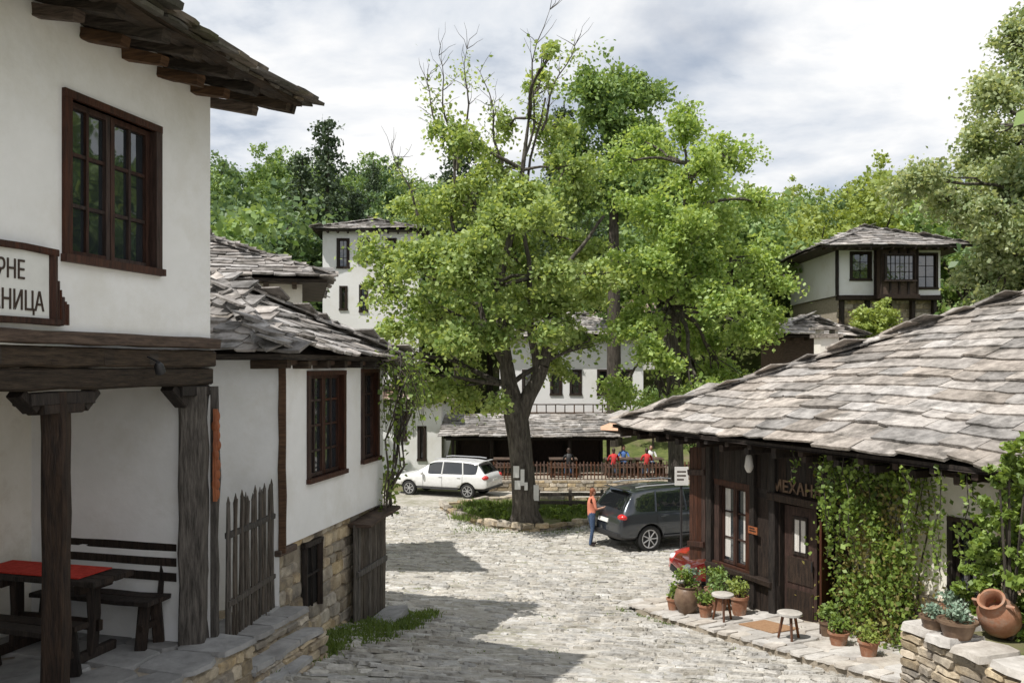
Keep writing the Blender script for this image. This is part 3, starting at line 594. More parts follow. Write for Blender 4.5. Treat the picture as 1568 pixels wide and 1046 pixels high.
def stool(u,n,h=.42):
    p=T.p(u,n,pz(u,n)); g=grp('wooden_stool',p); w=MB(); w.lathe([(.15,h-.04),(.17,h-.03),(.17,h),(.15,h+.005)],(0,0,0),18,0)
    for k in range(3):
        a=k*2.09+.4; w.tube([(math.cos(a)*.09,math.sin(a)*.09,h-.04),(math.cos(a)*.16,math.sin(a)*.16,0)],[.022,.018],7,1)
    w.build('stool_body',[M_pave,M_fence],g,smooth=50)
stool(1.62,1.0); stool(3.15,1.05,.38)
w=MB(); w.hexa([T.p(2.0,.5,pz(2,1)+.006),T.p(2.75,.5,pz(2.75,1)+.006),T.p(2.75,1.0,pz(2.75,1)+.006),T.p(2.0,1.0,pz(2,1)+.006),T.p(2.0,.5,pz(2,1)+.02),T.p(2.75,.5,pz(2.75,1)+.02),T.p(2.75,1.0,pz(2.75,1)+.02),T.p(2.0,1.0,pz(2,1)+.02)]); w.build('doormat',[pm('coir',(.30,.17,.09),(.42,.26,.15),scale=30,bump=.8,bscale=80)])
# stone planter wall
w=MB(); S=Fr((4.28,9.3),(.25,-.968),(-.968,-.25)); S2=Fr((4.28,9.3),(.968,.25),(-.25,.968))
w.box(S,0,3,-3.2,0,-4.2,-2.86,1); stonewall(w,S,0,3,-4.0,-2.86,n=0,hh=(.07,.13),ww=(.15,.4)); stonewall(w,S2,0,3,-4.0,-2.86,n=0,hh=(.07,.13),ww=(.15,.4))
t=0
while t<3: 
    d=U(.3,.5); w.pillow(S.p(t,.07,-2.86),S.u*(d-.01),-S.n*.5,up,.07,2,j=.04,ins=.08); t+=d
t=.45
while t<3: d=U(.3,.5); w.pillow(S2.p(t,.07,-2.86),S2.u*(d-.01),-S2.n*.5,up,.07,2,j=.04,ins=.08); t+=d
w.box(S,.3,3,-3.1,-.3,-2.86,-2.83,3)
w.build('stone_planter_wall',[M_stone,M_mortar,M_pave,M_ground])
pot('planter_bowl',(PX(1466,8.75),8.75,-2.79),.19,.18,M_clayb,L_suc,.2,400,.04,0,rise=.35)
pot('potted_plant',(PX(1428,9.05),9.05,-2.79),.13,.13,M_clayb,L_suc,.17,320,.04,0,rise=.3)
pot('potted_plant',(PX(1462,9.35),9.35,-2.79),.15,.15,M_terra,L_suc,.2,380,.045,0,rise=.5)
w=MB()
R=Matrix.Rotation(math.radians(35),3,'Z')@Matrix.Rotation(math.radians(-40),3,'Y'); c=Vector((PX(1530,8.8),8.8,-2.59))
w.lathe([(.06,-.24),(.12,-.22),(.19,-.1),(.205,.0),(.19,.1),(.13,.19),(.10,.22),(.135,.27),(.11,.27),(.08,.21),(.09,.1)],c,28,0,R)
for sg in (-1,1): w.tube([c+R@Vector((0,sg*.12,.2)),c+R@Vector((0,sg*.2,.2)),c+R@Vector((0,sg*.2,.1))],[.018]*3,7)
w.build('clay_amphora',[M_terra],smooth=50)
# ---------------------------------------------------------------- ivy and shrubs
iv=grp('ivy_vine')
N=5600; u=rng.normal(3.95,.42,N); zt_=rng.uniform(0,1,N)**.8*-2.75-1.25; nn=np.abs(rng.normal(.1,.14,N))+.05
bul=.14*np.sin(zt_*5+u*3); 
keep=(np.sin(u*7+zt_*3.1)+np.sin(u*3.3-zt_*4.7)+rng.normal(0,.4,N))>-.8
C=np.array([T.p(a,b+max(0,c),z) for a,b,c,z in zip(u[keep],nn[keep],bul[keep],zt_[keep])]); leaves('ivy_leaves',C,rng.uniform(.045,.09,len(C)),L_ivy,iv,up=.2)
N=2400; u=rng.normal(3.8,.4,N); z=-rng.uniform(1.6,3.9,N); C=np.array([T.p(a,.08+abs(rng.normal(0,.14)),c) for a,c in zip(u,z)]); leaves('ivy_old_leaves',C,rng.uniform(.045,.08,len(C)),L_ivyo,iv,up=.2)
w=MB(); Cs=[]
for i in range(30):
    u0=U(2.6,5.6); l=U(.3,1.5) if u0>2.9 else U(.2,.6); pts=[]; n0=U(.15,.7)
    for k in range(7): pts.append(T.p(u0+.06*math.sin(k+i),n0+.03*math.sin(k*2),-1.22-l*k/6))
    w.tube(pts,[.006]*7,4)
    for k in range(int(l*60)): a=U(0,5.99); p=pts[int(a)].lerp(pts[int(a)+1],a%1); Cs.append(tuple(p+Vector((U(-.06,.06),U(-.06,.06),U(-.06,.06)))))
for i in range(9):
    u0=3.4+.14*i; w.tube([T.p(u0+.1*math.sin(k*1.3+i),.07,-4.1+k*.48) for k in range(7)],[.02,.018,.016,.014,.012,.01,.008],5)
w.build('ivy_stems',[M_barkd],iv); leaves('ivy_strand_leaves',np.array(Cs),rng.uniform(.05,.1,len(Cs)),L_ivy,iv,up=.3)
def shrub(name,blobs,leaf,n=900,ls=.09,per=40,stem=None):
    g=grp(name); Cs=[];Ss=[]; w=MB()
    for (c,r) in blobs:
        k=max(3,int(n*r*r/per))
        for i in range(k):
            d=rng.normal(size=3); d/=np.linalg.norm(d); cc=np.array(c)+d*r*rng.uniform(.3,1.1)
            C,S=fluff(cc,r*.3,per,ls); Cs.append(C);Ss.append(S)
            if stem is not None and i%2==0: w.tube([stem,Vector(c),Vector(cc)],[.02,.01,.004],4)
    if stem is not None: w.build('branches',[M_barkd],g)
    leaves('foliage',np.concatenate(Cs),np.concatenate(Ss),leaf,g)
bl=[(tuple(P(px,py,Y)),r) for px,py,Y,r in [(1550,880,8.9,.38),(1520,900,9,.3),(1500,860,9.1,.2),(1560,820,8.9,.35),(1530,830,8.9,.25),(1575,750,8.9,.32),(1545,720,8.8,.2),(1575,690,8.7,.28),(1530,735,8.8,.14),(1590,930,8.8,.35),(1490,905,9.2,.2),(1540,780,8.9,.25)]]
shrub('climbing_shrub',bl,L_ivy,n=8500,ls=.075,per=42,stem=Vector((5.1,8.7,-2.8)))
shrub('green_bush',[(tuple(P(1340,490,40)),1.0),(tuple(P(1325,500,40)),.8)],L_yel,n=2500,ls=.16,per=40,stem=P(1335,530,40))
# vine at far corner of house 2
vn=grp('hanging_vine'); w=MB(); Cs=[]
c0=B.p(3.4,.2,.1)
for i in range(60):
    p=c0+Vector((U(-.4,.2),U(-.9,.6),U(-.1,.1))); pts=[p]; d=Vector((U(.2,.9),U(-.2,.5),U(-.1,.4))); l=U(.08,.17)
    for k in range(9):
        d=d+Vector((U(-.35,.25),U(-.3,.3),-.28+U(-.2,.25))); pts.append(pts[-1]+d.normalized()*l)
    w.tube(pts,[.009-.0007*k for k in range(10)],4)
    for k in range(12): a=U(1,8.9); q=pts[int(a)].lerp(pts[int(a)+1],a%1); Cs.append(tuple(q+Vector((U(-.07,.07),U(-.07,.07),U(-.07,.07)))))
for i in range(9):
    u0=U(3.1,3.5); pts=[B.p(u0+.08*math.sin(k+i),.12+.05*math.sin(k*1.7+i)+(.15 if k<3 else 0)+.03*i*(k<5),.05-k*.4) for k in range(7)]; w.tube(pts,[.014]*7,5)
    for k in range(26): a=U(0,5.9); q=pts[int(a)].lerp(pts[int(a)+1],a%1); Cs.append(tuple(q+Vector((U(-.12,.12),U(-.12,.12),U(-.12,.12)))))
w.build('vine_stems',[M_grey],vn); leaves('vine_leaves',np.array(Cs),rng.uniform(.06,.11,len(Cs)),L_ivy,vn)
# ---------------------------------------------------------------- grass
def grass(name,pts,n,h=.12,spread=.15,mat=L_grass):
    V=[];Fs=[]
    for i in range(n):
        p=pts[rnd.randrange(len(pts))]; x=p[0]+rnd.gauss(0,spread); y=p[1]+rnd.gauss(0,spread); z=(p[2] if len(p)>2 else G(x,y)+.03); a=U(0,6.28); hh=h*U(.4,1.4); dx=math.cos(a);dy=math.sin(a); b=U(.2,.8)*hh; wv=.008+.05*hh
        k=len(V); V+= [(x-dy*wv,y+dx*wv,z-.02),(x+dy*wv,y-dx*wv,z-.02),(x+dx*b*.4+dy*wv*.7,y+dy*b*.4-dx*wv*.7,z+hh*.6),(x+dx*b,y+dy*b,z+hh)]; Fs+=[(k,k+1,k+2),(k,k+2,k+3)]
    me=bpy.data.meshes.new(name); me.from_pydata(V,[],Fs); me.materials.append(mat); link(bpy.data.objects.new(name,me))
pts=[tuple(B.p(t,n,0))[:2] for t in np.arange(-1.2,3.6,.1) for n in (.03,.15,.3,.45)]+[tuple(B.p(t,n,0))[:2] for t in np.arange(1.2,3.9,.1) for n in (.6,.7)]
pts=[p for p in pts if U(0,1)<.5]
grass('grass',pts,11000,.08,.1)
pts=[(U(-6,6),U(9,30)) for i in range(70)]; pts=[p for p in pts if p[0]<9.57-.449*p[1]+.3 or p[1]>17]; grass('grass',pts,1500,.035,.12)
pts=[tuple(T.p(t,1.6,0))[:2] for t in np.arange(-.6,1.2,.1)]; grass('grass',pts,500,.05,.04)
# island
isl=grp('planted_island'); P0=[(-2.6,30.6),(-1.9,28.6),(-.9,27.0),(0.3,26.2),(1.2,26.3),(2.0,26.9),(3.4,28.2),(5.2,29.2),(6,31.5),(0,32.3)]
w=MB(); n=len(P0); zi=-5.0
w.add([(x,y,zi) for x,y in P0],[tuple(range(n))],0)
for i in range(n):
    a=Vector((*P0[i],0));b=Vector((*P0[(i+1)%n],0)); d=b-a; L=d.length; dn=d.normalized(); nn=Vector((dn.y,-dn.x,0)); f=Fr(a,dn[:2],nn[:2])
    w.add([f.p(0,-.02,-5.5),f.p(L,-.02,-5.5),f.p(L,-.02,zi),f.p(0,-.02,zi)],[(0,1,2,3)],2)
    stonewall(w,f,0,L,-5.35,zi,n=-.02,m=1,hh=(.12,.2),ww=(.25,.6))
    t=0
    while t<L-.1: e=min(U(.35,.7),L-t); w.pillow(f.p(t,.05,zi-.01),f.u*(e-.01),-f.n*.3,up,U(.07,.16),1,j=.05,ins=.12); t+=e
w.build('island_kerb',[M_ground,M_stone,M_mortar],isl)
pts=[(U(-1.9,5),U(27.2,31),zi) for i in range(260)]; pts=[p for p in pts if p[1]>26.4+abs(p[0]-.6)*.55]
grass('grass',pts,6000,.15,.12)
pts=[(U(-1.8,4.5),U(26.0,27.4)) for i in range(200)]; pts=[p for p in pts if p[1]<26.4+abs(p[0]-.6)*.6]; grass('grass',pts,1300,.08,.12)
shrub('low_bush',[((x,y,zi+.15),r) for x,y,r in [(-.7,28,.4),(-.3,27.4,.3),(.9,28.6,.35),(1.5,28.3,.4),(2.1,28.6,.35),(2.7,28.9,.4),(-1.2,28.9,.3),(3.4,29.2,.4),(-.1,26.9,.22),(1.6,27.2,.25)]],L_ivy,n=1500,ls=.13,per=35)
w=MB(); Y=29.2
for x in np.arange(.9,5.5,1.1): w.beam((x,Y,zi-.1),(x,Y,zi+.75),.1,.1)
for z in (.32,.6): w.beam((.8,Y-.06,zi+z),(5.4,Y-.06,zi+z),.05,.12)
w.build('wooden_rail_fence',[M_grey])
# centre dining terrace
w=MB(); f=Fr((PX(748,35),35),(1,0),(0,-1)); Lw=PX(1075,35)-PX(748,35)
w.box(f,0,Lw,-8,-.02,-5.6,-4.72,1); stonewall(w,f,0,Lw,-5.3,-4.72,n=-.02,hh=(.12,.2),ww=(.2,.6)); 
w.build('retaining_wall',[M_stone,M_mortar])
w=MB()
for x in np.arange(.05,Lw,.15): w.beam(f.p(x,-.25,-4.7),f.p(x,-.25,-3.98+U(-.02,.02)),.1,.025,jit=.004)
w.beam(f.p(0,-.29,-4.5),f.p(Lw,-.29,-4.5),.04,.08); w.beam(f.p(0,-.29,-4.12),f.p(Lw,-.29,-4.12),.04,.08)
w.build('picket_fence',[M_fence])
PG=grp('terrace_pergola'); w=MB(); pf=Fr((PX(690,37.5),37.5),(1,0),(0,-1)); LL=PX(935,37.5)-PX(690,37.5)
for t in np.linspace(.1,LL-.1,5):
    w.beam(pf.p(t,0,-4.9),pf.p(t,0,-3.2),.14,.14); w.beam(pf.p(t,-3,-4.9),pf.p(t,-3,-2.5),.14,.14)
w.beam(pf.p(-.2,0,-3.2),pf.p(LL+.2,0,-3.2),.14,.14); w.beam(pf.p(-.2,-3,-2.6),pf.p(LL+.2,-3,-2.6),.14,.14)
q=[pf.p(-.3,.3,-3.2),pf.p(LL+.3,.3,-3.2),pf.p(LL+.3,-3.2,-2.5),pf.p(-.3,-3.2,-2.5)]; w.hexa(q+[x+up*.04 for x in q])
w.box(pf,0,LL,-3.3,-3.2,-5,-2.6,1)
w.build('frame',[M_wood,M_brown],PG)
w=MB(); v=(-pf.n*3.5+up*.7).normalized(); slates(w,pf.p(-.35,.35,-3.12),pf.u,v,LL+.7,3.5,lambda x,y:True,course=.36,wid=(.4,.9),th=(.03,.06)); w.build('slates',[M_slate],PG)
def ttable(x,y,z):
    w=MB(); w.wb(x-.6,x+.6,y-.4,y+.4,z+.71,z+.75); w.beam((x-.5,y,z+.68),(x-.5,y,z),.3,.06); w.beam((x+.5,y,z+.68),(x+.5,y,z),.3,.06)
    w.wb(x-.6,x+.6,y-.85,y-.55,z+.42,z+.46); w.wb(x-.6,x+.6,y+.55,y+.85,z+.42,z+.46)
    for dx in (-.5,.5):
        for dy in (-.7,.7): w.beam((x+dx,y+dy,z),(x+dx,y+dy,z+.42),.06,.2)
    w.build('picnic_table',[M_brownh])
for x in (-.2,2.2,4.6,5.9): ttable(x,36.6,-4.72)
w=MB(); x=5.0;y=38.6; w.tube([(x,y,-4.72),(x,y,-2.5)],[.03,.03],8,1); w.lathe([(1.25,-2.85),(.6,-2.6),(.02,-2.4)],(x,y,0),10,0); w.build('patio_umbrella',[pm('canvas',(.5,.3,.2),(.6,.38,.26),bump=0),M_grey])
# ---------------------------------------------------------------- trees
def curve(a,b,n,wob,sagz=0):
    a=Vector(a);b=Vector(b); out=[]; L=(b-a).length; ph=[U(0,6.28) for _ in range(4)]
    for i in range(n+1):
        t=i/n; e=math.sin(math.pi*t); out.append(a.lerp(b,t)+Vector((math.sin(t*5+ph[0]),math.sin(t*4+ph[1]),.4*math.sin(t*6+ph[2])))*wob*L*e+up*sagz*e)
    return out
def tree(name,trunk,tr,blobs,leaf,ncl,per,clr,ls,bark=M_bark,limb_r=.12,bare=(),flat=.6,sub=6,subr=.42):
    g=grp(name); w=MB(); w.tube(trunk,tr,12)
    base=trunk[0]; 
    for k in range(6):
        a=k*1.05+.3; r=tr[0]; w.tube([base+up*.55+Vector((math.cos(a),math.sin(a),0))*r*.5,base+Vector((math.cos(a),math.sin(a),0))*r*1.1+up*.05,base+Vector((math.cos(a),math.sin(a),0))*r*1.5-up*.1],[r*.4,r*.3,r*.12],7)
    Cs=[];Ss=[]; R2=[b[1]**2 for b in blobs]; tot=sum(R2)
    for (c,r),r2 in zip(blobs,R2):
        c=Vector(c)
        cand=[p for p in trunk[len(trunk)//2:] if p.z<c.z+.2] or [trunk[len(trunk)//2]]
        at=min(cand,key=lambda p:(p-c).length+.3*max(0,(p.z-c.z)+1))
        L=(c-at).length; pts=curve(at,c,7,.07,.05*L); rr=min(limb_r,.03+L*.018); w.tube(pts,[rr*(1-.75*i/7) for i in range(8)],7)
        subs=[]
        for i in range(sub):
            d=rng.normal(size=3); d/=np.linalg.norm(d); sc=np.array(c)+d*r*rng.uniform(.35,1.1)*np.array([1,1,.85]); subs.append((sc,r*subr*rng.uniform(.55,1.35)))
            w.tube(curve(pts[rnd.randrange(4,8)],sc,4,.08),[.035,.028,.02,.013,.008],5)
        k=max(3,int(ncl*r2/tot))
        for i in range(k):
            sc,sr=subs[rnd.randrange(sub)]
            d=rng.normal(size=3); d/=np.linalg.norm(d); cc=sc+d*sr*(rng.uniform(0,1)**.5)
            s=clr*rng.uniform(.5,1.3); m=int(per*rng.uniform(.4,1.5))
            C=rng.normal(size=(m,3))*s*.5*np.array([1,1,flat]); C+=cc; C[:,2]-=.3*((C[:,:2]-cc[:2])**2).sum(1)/s
            Cs.append(C); Ss.append(rng.uniform(.6,1.3,m)*ls)
            if i%3==0: w.tube(curve(Vector(sc),cc,3,.08),[.014,.01,.007,.004],4)
    for (a,b) in bare:
        a=Vector(a);b=Vector(b); pts=curve(a,b,8,.06); w.tube(pts,[.05*(1-.85*i/8) for i in range(9)],5)
        for i in range(16): q=pts[rnd.randrange(2,9)]; e=q+Vector((U(-.7,.7),U(-.5,.5),U(.1,.9))); w.tube(curve(q,e,3,.08),[.014,.010,.007,.004],4)
        for i in range(5):
            q=pts[rnd.randrange(3,8)]; m=26; Cs.append(np.array(q)+rng.normal(size=(m,3))*.22); Ss.append(rng.uniform(.5,1.1,m)*ls)
    w.build('trunk_and_branches',[bark],g,smooth=60)
    leaves('foliage',np.concatenate(Cs),np.concatenate(Ss),leaf,g)
    return g
def bl(lst,Y,dv=2.2):
    out=[]
    for t in lst:
        px,py,r=t[:3]; y=Y+(U(-dv,dv) if len(t)<4 else t[3]); out.append((tuple(P(px,py,y)),r/F*Y))
    return out
Y=27.0
trunk=[P(805,812,Y),P(804,770,Y),P(800,720,Y),P(795,670,Y),P(790,635,Y),P(780,590,Y),P(770,520,Y),P(762,440,Y),P(785,350,Y),P(800,260,Y),P(810,180,Y)]
tr=[.50,.42,.38,.38,.40,.27,.19,.14,.11,.08,.04]
g1=tree('walnut_tree',trunk,tr,bl([(700,215,34),(770,195,22),(825,130,22),(838,80,14),(840,200,30),(645,310,42),(715,310,46),(800,290,42),(875,260,38),(608,390,44),(680,400,54),(785,395,44),(868,370,46),(640,480,46),(715,490,52),(640,580,34),(880,470,44),(700,590,40),(855,545,28),(585,450,28),(905,520,28),(755,610,18),(610,540,26),(760,260,30),(915,420,32),(810,460,34),(735,370,40,-2.5),(770,500,36,-2.5),(720,430,38,-2.8),(840,420,38,-2.5),(690,520,36,-2.5),(820,330,34,-2.6),(850,500,30,-2.4),(640,400,34,-2.3),(770,320,26,-2.4)],Y),L_main,640,84,.5,.155,limb_r=.13,sub=8,subr=.42,
  bare=[(P(800,250,Y),P(842,15,Y)),(P(700,260,Y-.5),P(715,75,Y-.5)),(P(700,250,Y),P(645,105,Y)),(P(830,200,Y),P(880,70,Y)),(P(770,250,Y),P(735,110,Y)),(P(700,230,Y),P(672,85,Y+.5)),(P(640,330,Y),P(600,230,Y))])
w=MB()
for a,b,r in [((793,645),(832,560),.3),((832,560),(852,490),.19),((852,490),(872,400),.11),((786,600),(735,470),.14),((735,470),(690,330),.09),((690,330),(700,200),.05),((822,580),(812,470),.15),((812,470),(800,330),.09),((872,400),(925,330),.07),((735,470),(650,420),.07),((800,330),(835,150),.05)]:
    w.tube(curve(P(*a,Y),P(*b,Y),6,.03),[r*(1-.35*i/6) for i in range(7)],9)
w.build('main_limbs',[M_bark],g1,smooth=60)
Y2=29.5
trunk=[P(1035,790,Y2),P(1035,700,Y2),P(1032,620,Y2),P(1030,540,Y2),P(1026,470,Y2),P(1040,400,Y2),P(1050,320,Y2),P(1050,250,Y2)]
tree('locust_tree',trunk,[.3,.26,.24,.22,.19,.15,.1,.06],bl([(1050,190,34),(985,225,38),(1055,265,48),(1120,240,34),(945,250,24),(1000,340,50),(1095,340,52),(1165,310,28),(955,400,38),(1050,420,52),(1145,400,46),(975,490,40),(1060,510,50),(1140,500,44),(950,590,28),(1060,590,46),(1200,420,26),(1010,620,30),(1120,575,40),(1180,490,30),(1020,400,38,-2.5),(1100,450,38,-2.5),(1000,540,34,-2.5),(1080,600,34,-2.3),(1060,340,34,-2.4)],Y2),L_sec,640,86,.5,.155,limb_r=.12,sub=8,subr=.42)
Y3=24
trunk=[P(1640,700,Y3),P(1630,560,Y3),P(1610,440,Y3),P(1595,320,Y3),P(1590,200,Y3),P(1590,80,Y3)]
tree('linden_tree',trunk,[.32,.28,.24,.18,.12,.06],bl([(1548,70,36),(1600,50,50),(1525,130,34),(1590,150,58),(1515,195,38),(1560,220,46),(1555,280,50),(1490,255,32),(1420,272,30),(1378,290,22),(1550,365,48),(1475,315,34),(1600,400,66),(1510,410,38),(1565,470,52),(1640,260,60),(1640,520,60),(1510,485,40),(1440,300,28),(1475,475,24),(1520,330,34)],Y3,1.6),L_right,800,95,.46,.135,limb_r=.075,sub=7,subr=.48,bare=[])
Y4=44
trunk=[P(940,700,Y4),P(940,500,Y4),P(940,300,Y4),P(940,150,Y4)]
tree('tall_poplar_tree',trunk,[.4,.35,.22,.08],bl([(950,120,34),(905,135,28),(985,150,30),(930,190,46),(990,210,42),(885,210,30),(950,270,52),(1010,290,46),(880,290,42)],Y4,1.5),L_mid,420,80,.8,.25,bark=M_barkd,sub=8,subr=.5)
def template(kind,leaf,seed):
    Cs=[];Ss=[]
    if kind=='dec':
        for i in range(105):
            d=rng.normal(size=3); d/=np.linalg.norm(d); d[2]=abs(d[2])*1.0-.15 if rng.uniform()<.75 else d[2]
            lob=1+.22*math.sin(3*math.atan2(d[1],d[0])+seed*1.7)+.15*math.sin(5*d[2]+seed)
            cc=np.array([0,0,5.2])+d*np.array([2.8,2.8,3.3])*rng.uniform(.45,1.08)*lob
            m=46; s=rng.uniform(.35,.85); Cs.append(cc+rng.normal(size=(m,3))*s*.5*np.array([1,1,.6])); Ss.append(rng.uniform(.6,1.3,m)*.28)
    else:
        for z in np.arange(1.6,13,.42):
            r=(13.3-z)*.24*(1+.2*math.sin(z*3.1))+.15
            for k in range(int(5+r*4)):
                a=U(0,6.28); rr=r*U(.35,1.15); cc=np.array([math.cos(a)*rr,math.sin(a)*rr,z-rr*.12+U(-.2,.2)]); m=26; Cs.append(cc+rng.normal(size=(m,3))*np.array([.28,.28,.12])); Ss.append(rng.uniform(.6,1.3,m)*.24)
    o=leaves('canopy',np.concatenate(Cs),np.concatenate(Ss),leaf); me=o.data; bpy.data.objects.remove(o)
    w=MB(); H=5 if kind=='dec' else 12.6; w.tube([(0,0,-1),(0,0,H*.5),(0.1,0,H)],[.22,.17,.04],7)
    for k in range(6 if kind=='dec' else 0): a=U(0,6.28); w.tube([(0,0,2.5+k*.4),(math.cos(a)*1.8,math.sin(a)*1.8,4.5+k*.5)],[.1,.03],5)
    o=w.build('trunk',[M_barkd]); mt=o.data; bpy.data.objects.remove(o)
    return me,mt
TD=[template('dec',L_dark,1),template('dec',L_mid,2),template('dec',L_yel,3),template('dec',L_mid,4)]; TC=template('con',L_con,5)
fo=grp('hillside_forest')
def put(t,x,y,s,parent,zo=0):
    me,mt=t; a=U(0,6.28)
    for m in (me,mt):
        o=bpy.data.objects.new('tree_part',m); o.location=(x,y,G(x,y)+zo); o.rotation_euler=(0,0,a); o.scale=(s*U(.95,1.05),s*U(.95,1.05),s*U(.95,1.1)); link(o,parent)
y=53
while y<112:
    x=-.62*y
    while x<.68*y:
        xx=x+U(-1.5,1.5);yy=y+U(-1.5,1.5); px=784+F*xx/yy
        r=U(0,1)
        if px>1130: t=TD[2] if r<.45 else TD[1] if r<.85 else TD[0]
        elif px<620: t=TD[0] if r<.5 else TC if r<.58 else TD[3]
        else: t=TD[0] if r<.3 else TC if r<.38 else TD[1]
        put(t,xx,yy,U(.7,1.1)*(.75 if t is TC else 1),fo); x+=4.8
    y+=5.4
def single(name,t,px,Y,s):
    g=grp(name); x=PX(px,Y); put(t,x,Y,s,g)
for px,Y,s in [(500,56,1.15),(462,57,1.0),(545,58,.8),(705,58,1.25),(862,60,1.3)]: single('pine_tree',TC,px,Y,s)
for px,Y,s,t in [(350,42,1.35,0),(390,50,1.5,0),(330,36,1.3,3),(440,55,1.2,0),(585,56,1.1,3),(640,57,1.2,0),(290,44,1.4,0),(700,48,1.1,3),(1120,50,1.4,1),(1090,48,1.0,3),(1205,54,1.1,2),(1480,50,1.4,1),(1010,50,1.3,1),(1250,58,1.1,2),(1450,38,.6,1),(1520,34,.9,3),(750,52,1.1,0),(1340,56,1.2,2)]: single('deciduous_tree',TD[t],px,Y,s)
for px,Y,s in [(1100,36,.45),(1160,34,.45),(1230,36,.4),(1060,37,.4),(1400,39,.35),(1000,43,.35)]: single('garden_tree',TD[1],px,Y,s)
for x,y,s,t in [(19,18,1.7,1),(22,13,1.8,3),(18.5,24,1.5,0),(24,20,1.8,1),(20,8,1.6,1)]: put(TD[t],x,y,s,grp('deciduous_tree'))
# papers on trunk
w=MB(); Yp=26.5
for (x0,y0,x1,y1) in ((786,713,795,731),(797,718,803,743),(788,735,797,749),(803,738,808,750)): 
    w.hexa([P(x0,y1,Yp),P(x1,y1,Yp-.02),P(x1,y1,Yp),P(x0,y1,Yp+.02),P(x0,y0,Yp),P(x1,y0,Yp-.02),P(x1,y0,Yp),P(x0,y0,Yp+.02)])
w.hexa([P(817,766,26.7),P(825,766,26.75),P(825,766,26.77),P(817,766,26.72),P(817,742,26.7),P(825,742,26.75),P(825,742,26.77),P(817,742,26.72)])
w.build('posted_notices',[M_paper])
